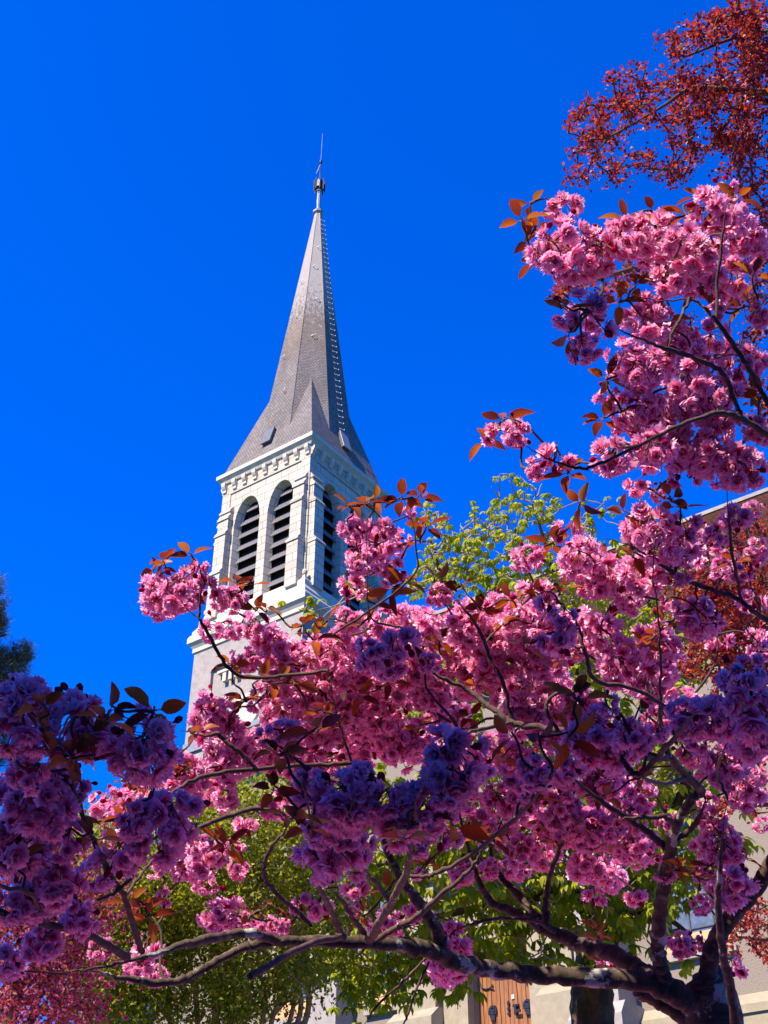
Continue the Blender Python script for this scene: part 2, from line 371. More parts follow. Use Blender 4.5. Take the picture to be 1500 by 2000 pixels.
# --- tower shaft
mb = MB(); hs = 3.1
zt_ = Zr(26.95)
for k in range(4):
    f = side(k)
    a = MB(); lim = 1.95; rec = .14
    zz0, zz1 = 20.0, Zr(25.6)
    a.poly([(-hs, -hs, 0), (hs, -hs, 0), (hs, -hs, zz0), (-hs, -hs, zz0)])
    a.poly([(-hs, -hs, zz1), (hs, -hs, zz1), (hs, -hs, zt_), (-hs, -hs, zt_)])
    a.poly([(-hs, -hs, zz0), (-lim, -hs, zz0), (-lim, -hs, zz1), (-hs, -hs, zz1)])
    a.poly([(lim, -hs, zz0), (hs, -hs, zz0), (hs, -hs, zz1), (lim, -hs, zz1)])
    y2 = -hs + rec
    a.poly([(-lim, y2, zz0), (lim, y2, zz0), (lim, y2, zz1), (-lim, y2, zz1)])
    a.poly([(-lim, -hs, zz0), (-lim, y2, zz0), (-lim, y2, zz1), (-lim, -hs, zz1)])
    a.poly([(lim, y2, zz0), (lim, -hs, zz0), (lim, -hs, zz1), (lim, y2, zz1)])
    a.poly([(-lim, -hs, zz1), (-lim, y2, zz1), (lim, y2, zz1), (lim, -hs, zz1)])
    for fc in a.f: mb.poly([f(a.v[i]) for i in fc])
shaft = mb.build('tower_shaft', M['render'], church)
# carved round medallion with scroll on the shaft and the relief above it
mb = MB()
zc = 24.55
cxm = .25
for r0, r1, y0, y1 in ((0, .55, .10, .10), (.55, .62, .10, .22), (.62, .78, .22, .22), (.78, .84, .22, .12), (.84, 1.02, .12, .2), (1.02, 1.06, .2, 0)):
    for k in range(40):
        a, b = 2 * np.pi * k / 40, 2 * np.pi * (k + 1) / 40
        pt = lambda r, q, y: (cxm + r * np.cos(q), -hs + .14 - y - .003, zc + r * np.sin(q))
        q = [pt(r0, a, y0), pt(r0, b, y0), pt(r1, b, y1), pt(r1, a, y1)]
        mb.poly(q if r0 > 0 else [q[0], q[2], q[3]])
mb.build('medallion', M['trim'], shaft)
mb = MB()
for i, xq in enumerate((-1.1, -.75, -.4, .75, 1.1)):
    mb.box(xq - .1, xq + .1, -hs - .06, -hs + .14, Zr(24.75), Zr(25.15))
mb.box(-1.5, 1.5, -hs - .08, -hs + .14, Zr(25.2), Zr(25.32))
mb.build('relief_band', M['trim'], shaft)
# --- base cornice between shaft and belfry
mb = MB()
mb.ring([(3.1, Zr(26.72)), (3.17, Zr(26.76)), (3.17, Zr(26.95)), (3.28, Zr(27.12)), (3.37, Zr(27.2)), (3.37, Zr(27.47)), (3.30, Zr(27.60)), (3.24, Zr(27.62)), (3.24, Zr(27.80)), (3.06, Zr(28.1)), (3.06, Zr(28.38)), (2.86, Zr(28.62)), (2.7, Zr(28.7))])
mb.build('base_cornice', M['trim'], church)
# --- belfry walls with pointed openings
H = 2.72; ZB, ZT = Zr(28.2), Zr(36.4)
WIN = [(-1.04, .80), (1.04, .80)]; Z_SP, Z_AP, Z_SILL = Zr(33.35), Zr(34.75), Zr(29.0)
def arch(cx_, hw, n=9):
    pts = []
    for i in range(-n, n + 1):
        u = i / n
        z = Z_SP + (Z_AP - Z_SP) * max(0.0, 1 - abs(u) ** 2.15) ** .62
        pts.append((cx_ + u * hw, z))
    return pts
mb = MB()
for k in range(4):
    f = side(k); a = MB(); y = -H + .05; ptop = Zr(35.36)
    # frieze and corner strips proud of the panel
    a.poly([(-H, -H, ptop), (H, -H, ptop), (H, -H, ZT), (-H, -H, ZT)])
    for sgn in (-1, 1):
        x0, x1 = sorted((sgn * 2.2, sgn * H))
        a.poly([(x0, -H, ZB), (x1, -H, ZB), (x1, -H, ptop), (x0, -H, ptop)])
        a.poly([(sgn * 2.2, -H, ZB), (sgn * 2.2, y, ZB), (sgn * 2.2, y, ptop), (sgn * 2.2, -H, ptop)])
    a.poly([(-2.2, -H, ptop), (2.2, -H, ptop), (2.2, y, ptop), (-2.2, y, ptop)])
    xs_ = [-2.2]
    for (c_, hw) in WIN:
        pts = arch(c_, hw)
        a.poly([(xs_[-1], y, ZB), (c_ - hw, y, ZB), (c_ - hw, y, ptop), (xs_[-1], y, ptop)])
        for (xa, za), (xb, zb) in zip(pts[:-1], pts[1:]):
            a.poly([(xa, y, za), (xb, y, zb), (xb, y, ptop), (xa, y, ptop)])
        a.poly([(c_ - hw, y, ZB), (c_ + hw, y, ZB), (c_ + hw, y, Z_SILL - .25), (c_ - hw, y, Z_SILL - .25)])
        a.poly([(c_ - hw, y, Z_SILL - .25), (c_ + hw, y, Z_SILL - .25), (c_ + hw, y + .42, Z_SILL + .1), (c_ - hw, y + .42, Z_SILL + .1)])
        out_ = [(c_ - hw, Z_SILL - .25)] + pts + [(c_ + hw, Z_SILL - .25)]
        ins = .13
        for (xa, za), (xb, zb) in zip(out_[:-1], out_[1:]):
            sh = lambda q, z_: (c_ + (q - c_) * (1 - ins), z_ - (.12 if z_ > Z_SP + .1 else 0))
            ia, ib = sh(xa, za), sh(xb, zb)
            a.poly([(xa, y, za), (ia[0], y + .42, ia[1]), (ib[0], y + .42, ib[1]), (xb, y, zb)])
        xs_.append(c_ + hw)
    a.poly([(xs_[-1], y, ZB), (2.2, y, ZB), (2.2, y, ptop), (xs_[-1], y, ptop)])
    for fc in a.f: mb.poly([f(a.v[i]) for i in fc])
belfry = mb.build('belfry', M['ashlar'], church)
mb = MB(); mb.box(-2.13, 2.13, -2.13, 2.13, ZB, ZT - .4); mb.build('black_backing', M['black'], belfry)  # solid black box, paints in the shade behind the louvres
# louvres: one mesh per opening, its corrugated slats inside it
for k in range(4):
    f = side(k)
    for (c_, hw) in WIN:
        a = MB(); hw2 = hw * .90; nz = 26
        for q in range(8):
            z1 = Z_SILL + .66 + q * .69
            y0, y1 = -H + .52, -H + .33
            for i in range(nz):
                xa, xb = c_ - hw2 + 2 * hw2 * i / nz, c_ - hw2 + 2 * hw2 * (i + 1) / nz
                oa, ob = (0.0, .055) if i % 2 else (.055, 0.0)
                def top(x): return Z_SP - .1 + (Z_AP - Z_SP) * max(0., 1 - abs((x - c_) / hw2) ** 2.15) ** .62
                if z1 > top((xa + xb) / 2): continue
                for dn in (0, -.03):
                    pts = [(xa, y1 - oa, z1 - .37 + dn - oa * .4), (xb, y1 - ob, z1 - .37 + dn - ob * .4), (xb, y0 - ob, z1 + dn), (xa, y0 - oa, z1 + dn)]
                    a.poly(pts if dn == 0 else pts[::-1])
                a.poly([(xa, y1 - oa, z1 - .40 - oa * .4), (xb, y1 - ob, z1 - .40 - ob * .4), (xb, y1 - ob, z1 - .37 - ob * .4), (xa, y1 - oa, z1 - .37 - oa * .4)])
        a.build('louvre', M['louvre'], belfry, f)
# buttresses with set-offs
STG = [(34.25, .13), (33.80, .22), (32.85, .32), (30.65, .44), (28.25, .44)]
for k in range(4):
    f = side(k)
    for sgn in (-1, 1):
        a = MB(); x0, x1 = sorted((sgn * 1.98, sgn * 2.62)); prev = 0.0
        for q in range(4):
            zt2 = Zr(STG[q][0]); zb2 = Zr(STG[q + 1][0]); p_ = STG[q][1]
            a.box(x0, x1, -H - p_, -H + .04, zb2 if q == 3 else zb2 + .22 + .001 * q, zt2)
            lip = .055
            a.prism([(-H - p_ - lip, zt2 - .09), (-H - p_ - lip, zt2), (-H - prev + .02, zt2 + .27), (-H + .04, zt2 + .27), (-H + .04, zt2 - .09)], lambda u, w_, t_: (t_, u, w_), x0 - lip * .6, x1 + lip * .6)
            prev = p_
        a.build('buttress', M['ashlar'], belfry, f)
    # little corner knob above the base cornice
    a = MB()
    a.hexa([(2.62, -3.06, Zr(28.0)), (3.06, -3.06, Zr(28.0)), (3.06, -2.62, Zr(28.0)), (2.62, -2.62, Zr(28.0)), (2.8, -2.9, Zr(28.75)), (2.9, -2.9, Zr(28.75)), (2.9, -2.8, Zr(28.75)), (2.8, -2.8, Zr(28.75))])
    a.lathe([(0, Zr(28.7)), (.1, Zr(28.76)), (.13, Zr(28.87)), (.1, Zr(28.97)), (0, Zr(29.03))], 10, (2.86, -2.86))
    a.build('corner_knob', M['trim'], belfry, f)
# top cornice with corbels
mb = MB()
mb.ring([(H, Zr(36.02)), (2.80, Zr(36.06)), (2.86, Zr(36.2)), (2.95, Zr(36.3)), (3.0, Zr(36.34)), (3.0, Zr(36.56)), (2.92, Zr(36.60)), (2.72, Zr(36.66))])
cornice = mb.build('top_cornice', M['trim'], church)
for k in range(4):
    f = side(k)
    for i in range(9):
        cx_ = -2.58 + i * .645; a = MB()
        prof = [(-H + .01, Zr(36.06)), (-H - .2, Zr(36.06)), (-H - .2, Zr(35.86)), (-H - .14, Zr(35.74)), (-H - .08, Zr(35.66)), (-H - .08, Zr(35.55)), (-H + .01, Zr(35.5))]
        a.prism(prof, lambda u, w_, t_: (t_, u, w_), cx_ - .105, cx_ + .105)
        a.build('corbel', M['trim'], cornice, f)
# --- spire: octagonal pyramid rising out of a square broach
def rA(z): return 1.53 - .116 * (z - 45)
def hB(z): return 2.78 - .272 * (z - 36.66)
g = G(); o8 = np.pi / 8
ztop = 56.46
def uvface(a, b, c, d, ua, ub, uc, ud, va, vb): return [[ua, va], [ub, va], [uc, vb], [ud, vb]]
mb = MB()
mb_uv = []
def pane(pts): mb.poly(pts)
for k in range(8):
    a0, a1 = k * np.pi / 4 - o8, k * np.pi / 4 + o8
    for z0, z1 in zip(np.linspace(36.66, ztop, 9)[:-1], np.linspace(36.66, ztop, 9)[1:]):
        R0, R1 = rA(z0) / np.cos(o8), rA(z1) / np.cos(o8)
        pane([(R0 * np.cos(a0), R0 * np.sin(a0), Zr(z0)), (R0 * np.cos(a1), R0 * np.sin(a1), Zr(z0)), (R1 * np.cos(a1), R1 * np.sin(a1), Zr(z1)), (R1 * np.cos(a0), R1 * np.sin(a0), Zr(z1))])
zb_top = 44.6
cs = [(-1, -1), (1, -1), (1, 1), (-1, 1)]
for k in range(4):
    a, b = cs[k], cs[(k + 1) % 4]; h0, h1 = hB(36.66), hB(zb_top)
    pane([(a[0] * h0, a[1] * h0, Zr(36.66)), (b[0] * h0, b[1] * h0, Zr(36.66)), (b[0] * h1, b[1] * h1, Zr(zb_top)), (a[0] * h1, a[1] * h1, Zr(zb_top))])
spire = mb.build('spire', M['slate'], church)
# uv of the slates: courses run level round every face
me = spire.data; uvl = me.uv_layers[0]
for p in me.polygons:
    n = p.normal; tx, ty = -n.y, n.x; ln = math.hypot(tx, ty) or 1
    for li in p.loop_indices:
        q = me.vertices[me.loops[li].vertex_index].co
        uvl.data[li].uv = ((q.x * tx + q.y * ty) / ln, q.z)
# arris strips on octagon edges
for k in range(8):
    if k in (3, 4, 5): continue
    a = k * np.pi / 4 + o8; gg = G(); zz = np.linspace(37.2, ztop, 14)
    tube(gg, [(rA(z) / np.cos(o8) * np.cos(a), rA(z) / np.cos(o8) * np.sin(a), Zr(z)) for z in zz], .022, 6)
    link('arris_strip', gg.mesh('arris_strip', [M['slate']]), spire)
# roof hatches on the broach skirt (front and right)
slope = math.atan(1 / .272)
for k, sx_ in ((0, -.25), (1, .05)):
    f = side(k); a = MB(); z0, z1 = 37.65, 38.65
    def sk(x, z, o_): return (x, -hB(z) - o_ * math.sin(slope), Zr(z) + o_ * math.cos(slope))
    a.hexa([sk(sx_ - .27, z0, 0), sk(sx_ + .27, z0, 0), sk(sx_ + .27, z1, 0), sk(sx_ - .27, z1, 0), sk(sx_ - .27, z0, .14), sk(sx_ + .27, z0, .14), sk(sx_ + .27, z1, .14), sk(sx_ - .27, z1, .14)], 0)
    a.hexa([sk(sx_ - .30, z0 - .05, .142), sk(sx_ + .30, z0 - .05, .142), sk(sx_ + .30, z1 + .05, .142), sk(sx_ - .30, z1 + .05, .142), sk(sx_ - .30, z0 - .05, .19), sk(sx_ + .30, z0 - .05, .19), sk(sx_ + .30, z1 + .05, .19), sk(sx_ - .30, z1 + .05, .19)], 1)
    a.build('roof_hatch', [M['gutter'], M['hatch'] if k == 0 else M['lead']], spire, f)
# ladder hooks up the right-hand face, and odd hooks elsewhere
def hook(face, along, z, size=.26):
    a_ = face * np.pi / 4 - np.pi / 2; r = max(rA(z), hB(z) if face % 2 == 0 else 0) + .03
    nx_, ny_ = np.cos(a_), np.sin(a_); tx, ty = -ny_, nx_
    gg = G(); b = np.array([nx_ * r + tx * along, ny_ * r + ty * along, Zr(z)]); n_ = np.array([nx_, ny_, .1]); t_ = np.array([tx, ty, 0])
    pts = [b - t_ * size * .55 + [0, 0, .13], b - t_ * size * .5 + n_ * .03, b - t_ * size * .15 + n_ * .12 + [0, 0, -.02], b + t_ * size * .35 + n_ * .12 + [0, 0, -.0], b + t_ * size * .5 + n_ * .10 + [0, 0, .1]]
    tube(gg, pts, .017, 5); link('ladder_hook', gg.mesh('ladder_hook', [M['hook']]), spire)
for i in range(40):
    z = 38.95 + i * .43
    if z < 56: hook(2, .0 if z > 41 else .0, z)
for fc, al, z in ((0, .2, 41.2), (0, -.3, 44), (0, .1, 47), (0, 0, 50), (1, 0, 45.2), (1, .1, 48.3), (1, -.1, 51.2), (1, .1, 53)): hook(fc, al, z, .16)
# finial: collar, lead pole, crown, rod with vane arm, ball, lightning rod
mb = MB(); r = rA(ztop)
mb.lathe([(r, Zr(56.11)), (r + .05, Zr(56.16)), (r + .05, Zr(56.28)), (r - .02, Zr(56.32)), (r - .02, Zr(56.46)), (r + .12, Zr(56.61)), (r + .12, Zr(56.74)), (r - .05, Zr(56.86)), (r - .1, Zr(57.16)), (.13, Zr(57.66)), (.105, Zr(58.56)), (.16, Zr(58.61)), (.16, Zr(58.71)), (.05, Zr(58.76))], 8, ph=o8)
mb.build('finial_pole', M['lead'], spire)
mb = MB(); zc0 = Zr(58.66)
for k in range(8):
    a, b = k * np.pi / 4, (k + 1) * np.pi / 4; m_ = (a + b) / 2
    p0 = lambda q, r_, z_: (r_ * np.cos(q), r_ * np.sin(q), zc0 + z_)
    mb.poly([p0(a, .14, 0), p0(b, .14, 0), p0(b, .3, .18), p0(a, .3, .18)])
    mb.poly([p0(a, .3, .18), p0(b, .3, .18), p0(b, .30, .5), p0(m_, .27, .86), p0(a, .30, .5)])
    mb.poly([p0(b, .27, .18), p0(a, .27, .18), p0(a, .27, .5), p0(m_, .25, .84), p0(b, .27, .5)])
    mb.box(*sorted((.31 * np.cos(a) - .025, .31 * np.cos(a) + .025)), .31 * np.sin(a) - .025, .31 * np.sin(a) + .025, zc0 - .05, zc0 + .95)
mb.build('crown', M['iron'], spire)
gg = G(); tube(gg, [(0, 0, Zr(58.66)), (0, 0, Zr(60.06)), (0, 0, Zr(61.36))], [.045, .035, .03], 6)
link('rod', gg.mesh('rod', [M['iron']]), spire)
gg = G(); tube(gg, catmull([(0, 0, Zr(61.16)), (-.09, -.05, Zr(60.81)), (-.17, -.1, Zr(60.41)), (-.22, -.12, Zr(60.28))], 4), .022, 5)
tube(gg, [(-.2, -.1, Zr(60.56)), (-.1, -.05, Zr(60.61)), (0, 0, Zr(60.56))], .016, 5)
link('vane_arm', gg.mesh('vane_arm', [M['lead']]), spire)
mb = MB(); mb.lathe([(0, Zr(61.21)), (.075, Zr(61.26)), (.1, Zr(61.38)), (.075, Zr(61.50)), (0, Zr(61.56))], 12); mb.build('ball', M['iron'], spire, None, True)
gg = G(); tube(gg, [(0, 0, Zr(61.46)), (.01, 0, Zr(63)), (.02, 0, Zr(64.1))], [.014, .011, .009], 5); link('lightning_rod', gg.mesh('lightning_rod', [M['lead']]), spire)

# --- nave: front wall at local y = -5, eave 21.2, ridge above the tower axis
YW, ZE, ZG, ZR = -5.0, 21.2, 7.4, 27.95
XL, XR_ = -1.2, 34.0
def nave_open(mb, holes, y, x0, x1, z0, z1, depth):
    xs_ = x0
    for (a, b, c, d) in sorted(holes):
        mb.poly([(xs_, y, z0), (a, y, z0), (a, y, z1), (xs_, y, z1)])
        if c > z0: mb.poly([(a, y, z0), (b, y, z0), (b, y, c), (a, y, c)])
        mb.poly([(a, y, d), (b, y, d), (b, y, z1), (a, y, z1)])
        for q in (([(a, y, c), (a, y + depth, c), (a, y + depth, d), (a, y, d)]), ([(b, y + depth, c), (b, y, c), (b, y, d), (b, y + depth, d)]), ([(a, y, d), (a, y + depth, d), (b, y + depth, d), (b, y, d)]), ([(a, y, c), (b, y, c), (b, y + depth, c), (a, y + depth, c)])):
            mb.poly(q)
        xs_ = b
    mb.poly([(xs_, y, z0), (x1, y, z0), (x1, y, z1), (xs_, y, z1)])
wins = [(4.35, 5.9, 11.75, 15.6), (8.1, 9.45, 11.55, 15.4), (17.95, 20.0, 11.45, 15.3), (23, 24.8, 11.4, 15.3), (27.5, 29.3, 11.4, 15.3)]
door = (11.97, 13.97, 9.4, 12.6)
mb = MB(); nave_open(mb, wins + [door], YW, XL, XR_, ZG, ZE, .5)
mb.poly([(XL, YW, ZG), (XL, 5, ZG), (XL, 5, ZE), (XL, YW, ZE)]); mb.poly([(XR_, YW, ZG), (XR_, 5, ZG), (XR_, 5, ZE), (XR_, 0, ZR), (XR_, YW, ZE)])
mb.poly([(XL, 5, ZG), (XR_, 5, ZG), (XR_, 5, ZE), (XL, 5, ZE)])
nave = mb.build('nave_wall', M['stucco'], church)
mb = MB()   # roof: front slope, back slope, hip at the left end; 6 cm thick
ov = .35; sl = (ZR - ZE) / 5.0; ze_ = ZE - ov * sl
hx = XL + 3.4
for dz in (0, .08):
    mb.poly([(XL - ov, YW - ov, ze_ + dz), (XR_ + .3, YW - ov, ze_ + dz), (XR_ + .3, 0, ZR + dz), (hx, 0, ZR + dz)])
    mb.poly([(XR_ + .3, 5 + ov, ze_ + dz), (XL - ov, 5 + ov, ze_ + dz), (hx, 0, ZR + dz), (XR_ + .3, 0, ZR + dz)])
    mb.poly([(XL - ov, 5 + ov, ze_ + dz), (XL - ov, YW - ov, ze_ + dz), (hx, 0, ZR + dz)])
mb.poly([(XL - ov, YW - ov, ze_), (XR_ + .3, YW - ov, ze_), (XR_ + .3, YW - ov, ze_ + .08), (XL - ov, YW - ov, ze_ + .08)])
roof = mb.build('nave_roof', M['tile'], church)
mb = MB(); mb.box(3.15, XR_ + .3, -.11, .11, ZR + .02, ZR + .17); mb.build('ridge_capping', M['render'], roof)
gg = G(); tube(gg, [(XL - ov, YW - ov - .09, ze_ + .02), (15, YW - ov - .09, ze_), (XR_ + .3, YW - ov - .09, ze_ + .02)], .085, 8); link('gutter', gg.mesh('gutter', [M['gutter']]), roof)
mb = MB(); mb.poly([(3.1 - 6.2, -3.16, 23.55), (3.2, -3.16, 23.55), (3.2, -3.16, 23.95), (-3.1, -3.16, 23.95)]); mb.box(-3.1, 3.16, -3.2, -3.1, 23.5, 23.95); mb.build('flashing', M['lead'], roof)
# plinth, buttresses, portal
mb = MB()
for a, b in ((XL, 6.4), (7.62, 10.0), (15.0, 15.8), (17.1, XR_)):
    mb.prism([(YW + .02, ZG), (YW - .3, ZG), (YW - .3, 9.72), (YW - .02, 10.02), (YW + .02, 10.02)], lambda u, w_, t_: (t_, u, w_), a, b)
    mb.box(a, b, YW - .36, YW - .302, 9.50, 9.70)
mb.build('plinth', M['cream'], nave)
for a, b, p_ in ((6.45, 7.59, .9), (15.85, 17.03, 1.05), (22, 23.1, 1.0)):
    q = MB(); q.box(a, b, YW - p_, YW + .05, ZG, 17.5)
    q.prism([(YW - p_ - .05, 17.5), (YW + .05, 19), (YW + .05, 17.5)], lambda u, w_, t_: (t_, u, w_), a - .03, b + .03)
    q.prism([(YW + .05, ZG), (YW - p_ - .3, ZG), (YW - p_ - .3, 9.75), (YW - p_ - .02, 10.1), (YW + .05, 10.1)], lambda u, w_, t_: (t_, u, w_), a - .18, b + .18)
    q.build('wall_buttress', M['render'], nave)
q = MB()
for a, b in ((9.62, 10.98), (14.62, 15.5)):
    q.box(a, b, YW - .55, YW + .05, 10.4, 14.6)
    q.prism([(YW + .05, ZG), (YW - .95, ZG), (YW - .95, 10.62), (YW - .56, 10.93), (YW + .05, 10.93)], lambda u, w_, t_: (t_, u, w_), a - .1, b + .12)
for a, b in ((11.12, 11.95), (13.99, 14.6)): q.box(a, b, YW - .34, YW + .06, ZG, 13.2)
q.box(11.12, 14.6, YW - .36, YW + .06, 12.62, 13.3); q.box(9.5, 15.6, YW - .7, YW + .05, 14.6, 15.0)
q.build('portal', M['cream'], nave)
for a, b, c, d in wins:
    q = MB(); q.poly([(a, YW + .42, c), (b, YW + .42, c), (b, YW + .42, d), (a, YW + .42, d)], 0)
    for u in np.linspace(a, b, 4): q.box(u - .02, u + .02, YW + .38, YW + .43, c, d, 1)
    for u in np.linspace(c, d, 8): q.box(a, b, YW + .385, YW + .425, u - .015, u + .015, 1)
    wn = q.build('window', [M['glass'], M['gutter']], nave)
    q = MB()
    for xa, xb in ((a - .16, a + .10), (b - .10, b + .16)): q.box(xa, xb, YW - .05, YW + .3, c - .05, d - .101)
    q.box(a - .16, b + .16, YW - .052, YW + .3, d - .1, d + .2); q.build('frame', M['cream'], wn)
    q = MB(); q.prism([(YW - .12, c - .22), (YW - .12, c - .12), (YW + .40, c + .45), (YW + .40, c - .22)], lambda u, w_, t_: (t_, u, w_), a + .1, b - .1, 0)
    q.box(a - .02, b + .02, YW - .16, YW + .1, c - .36, c - .221, 1); q.build('sill', [M['terracotta'], M['render']], wn)
# door with hinge, grilles, knob plate and latch
q = MB(); nb = 14; a, b, c, d = door
for i in range(nb):
    xa, xb = a + (b - a) * i / nb, a + (b - a) * (i + 1) / nb
    q.box(xa + .008, xb - .008, YW + .24 + .012 * (i % 2), YW + .33, c, d)
q.box(a, b, YW + .30, YW + .36, c, d)
dr = q.build('door', M['oak'], nave)
yd = YW + .21
def dtube(name, pts, r_, mat='iron'):
    gg = G(); tube(gg, catmull(pts, 5), r_, 6); link(name, gg.mesh(name, [M[mat]]), dr)
dtube('hinge_strap', [(a + .06, yd, 11.62), (a + .12, yd, 11.48), (a + .28, yd, 11.40), (a + .42, yd, 11.42), (a + .50, yd, 11.50)], .022)
dtube('hinge_strap', [(a + .40, yd, 11.42), (a + .48, yd, 11.38), (a + .53, yd, 11.36)], .018)
for cx_ in (a + .47, b - .38):
    q = MB(); zk = 10.72
    q.box(cx_ - .07, cx_ + .07, yd - .03, yd + .04, zk - .22, zk - .06)
    for ang in np.linspace(-20, 200, 9):
        u, v_ = math.cos(R(ang)), math.sin(R(ang))
        q.box(cx_ + .11 * u - .03, cx_ + .11 * u + .03, yd - .035, yd + .04, zk + .03 + .14 * v_ - .03, zk + .03 + .14 * v_ + .03)
    q.box(cx_ - .06, cx_ + .06, yd - .04, yd + .045, zk - .05, zk + .1); q.build('iron_grille', M['iron'], dr)
q = MB(); q.box(a + .965, a + 1.015, yd + .0, yd + .036, 10.58, 10.95)
for zz in (10.62, 10.75, 10.9): q.box(a + .95, a + 1.03, yd - .02, yd + .04, zz - .025, zz + .025); q.box(a + .97, a + 1.01, yd - .015, yd + .035, zz + .026, zz + .07)
q.build('escutcheon', M['iron'], dr)
q = MB(); q.box(a + 1.2, a + 1.27, yd - .06, yd + .04, 10.55, 10.82); q.box(a + 1.271, a + 1.42, yd - .11, yd - .05, 10.6, 10.67); q.box(a + 1.14, a + 1.33, yd - .03, yd + .035, 10.78, 10.84)
q.build('latch', M['iron'], dr)
q = MB(); q.box(a + 1.1, a + 1.2, yd, yd + .04, 11.0, 11.12); q.build('door_notice', M['trim'], dr)
q = MB(); q.box(11.0, 14.9, YW - 1.6, YW - .02, 7.4, 9.38); q.build('doorstep', M['trim'], nave)

# ------------------------------------------------------------------ unseen building behind the viewer, added to shade the nearest blossoms
hs_ = empty('house', (-6, -8.5, 0))
tag(hs_, 'dark brown rendered house standing behind the viewer, facing the cherry tree', 'house')
q = MB(); x0, x1, y0, y1, z1 = -16, 13, -5, 5, 10.6
nave_h = [(x, x + 1.2, z, z + 1.7) for x in np.arange(-14, 12, 3.4) for z in (1.2, 4.4, 7.6)]
q.box(x0, x1, y0, y1, -.3, z1); q.build('wall', M['house'], hs_)
q = MB()
q.prism([(y0 - .5, z1), (y1 + .5, z1), (y1 + .5, z1 + .25), (0, z1 + 2.4), (y0 - .5, z1 + .25)], lambda u, w_, t_: (t_, u, w_), x0 - .4, x1 + .4); q.build('roof', M['tile'], hs_)
for (a, b, c, d) in nave_h:
    q = MB(); q.box(a, b, y1 - .05, y1 + .03, c, d, 0); q.box(a - .08, b + .08, y1 - .02, y1 + .1, c - .12, c - .002, 1); q.build('window', [M['glass'], M['trim']], hs_)

# ------------------------------------------------------------------ leaf and flower shapes
def rotm(axis, ang):
    axis = np.asarray(axis, float); axis /= np.linalg.norm(axis) + 1e-9
    K = np.array([[0, -axis[2], axis[1]], [axis[2], 0, -axis[0]], [-axis[1], axis[0], 0]])
    return np.eye(3) + math.sin(ang) * K + (1 - math.cos(ang)) * K @ K
def frame(n, spin=None):
    "rotation whose z axis is n"
    n = np.asarray(n, float); n = n / (np.linalg.norm(n) + 1e-9)
    h = np.array([0, 0, 1.]) if abs(n[2]) < .9 else np.array([1., 0, 0])
    x = np.cross(h, n); x /= np.linalg.norm(x); y = np.cross(n, x)
    m = np.stack([x, y, n], 1); a = rs.rand() * 6.283 if spin is None else spin
    return m @ rotm([0, 0, 1], a)
def rid(): return float(rs.randint(0, 64))
def flower(g, c, n, size, layers=((8, .05, 1.0), (8, .42, .95), (7, .82, .82), (5, 1.22, .62)), nu=3, nvv=3, mi=0):
    Rm = frame(n)
    for cnt, tilt, ln in layers:
        ph = rs.rand() * 6.28
        for i in range(cnt):
            a = ph + 2 * np.pi * i / cnt + rs.randn() * .12; ti = tilt + rs.randn() * .13; L = size * ln * (1 + .1 * rs.randn()); W = size * .66 * (1 + .15 * rs.randn())
            V, UVg = [], []
            curl = rs.uniform(-.15, .5)
            for j in range(nvv):
                v_ = j / (nvv - 1); prof = (.28, .9, .8)[j] if nvv == 3 else (.3 if j == 0 else .85)
                for k in range(nu):
                    u = (k / (nu - 1) - .5) * 2
                    rad = L * (.1 + .9 * v_) - (L * .12 * rs.rand() if j == nvv - 1 else 0) - (L * .08 if (j == nvv - 1 and k == 1) else 0)
                    tt = ti + curl * v_ * .6
                    x = rad * math.cos(tt); z = rad * math.sin(tt) + u * u * W * .18 * v_ + (rs.randn() * size * .07 if j == nvv - 1 else 0)
                    V.append((x, u * W * .5 * prof, z)); 
            V = np.array(V); ca, sa = math.cos(a), math.sin(a)
            V = np.stack([V[:, 0] * ca - V[:, 1] * sa, V[:, 0] * sa + V[:, 1] * ca, V[:, 2]], 1) @ Rm.T + c
            F, UV = [], []; q = rid()
            for j in range(nvv - 1):
                for k in range(nu - 1):
                    F.append([j * nu + k, j * nu + k + 1, (j + 1) * nu + k + 1, (j + 1) * nu + k])
                    u0, u1, v0, v1 = q + .02 + .96 * k / (nu - 1), q + .02 + .96 * (k + 1) / (nu - 1), j / (nvv - 1), (j + 1) / (nvv - 1)
                    UV.append([[u0, v0], [u1, v0], [u1, v1], [u0, v1]])
            g.add(V, F, UV, mi)
def leaf(g, base, d, up, L, W, mi=0, nseg=5, droop=.35, fold=.35, cup=.0):
    d = np.asarray(d, float) / (np.linalg.norm(d) + 1e-9); s = np.cross(d, up); s /= np.linalg.norm(s) + 1e-9; n = np.cross(s, d)
    V, F, UV = [], [], []; q = rid(); p = np.array(base, float); ang = 0
    for i in range(nseg + 1):
        t = i / nseg; wd = W * (math.sin(math.pi * min(1, t * .93 + .07) ** .85)) ** .9 * .5 if i < nseg else .0005
        if i == 0: wd = W * .05
        dd = d * math.cos(ang) - n * math.sin(ang); nn = n * math.cos(ang) + d * math.sin(ang)
        wob = rs.randn() * W * .04
        V += [p - s * wd + nn * (wd * fold + wob), p, p + s * wd + nn * (wd * fold - wob)]
        p = p + dd * L / nseg; ang += droop / nseg * 1.6
    for i in range(nseg):
        for k in (0, 1):
            b = i * 3 + k; F.append([b, b + 1, b + 4, b + 3])
            UV.append([[q + .05 + .45 * k, i / nseg], [q + .05 + .45 * (k + 1), i / nseg], [q + .05 + .45 * (k + 1), (i + 1) / nseg], [q + .05 + .45 * k, (i + 1) / nseg]])
    g.add(V, F, UV, mi)
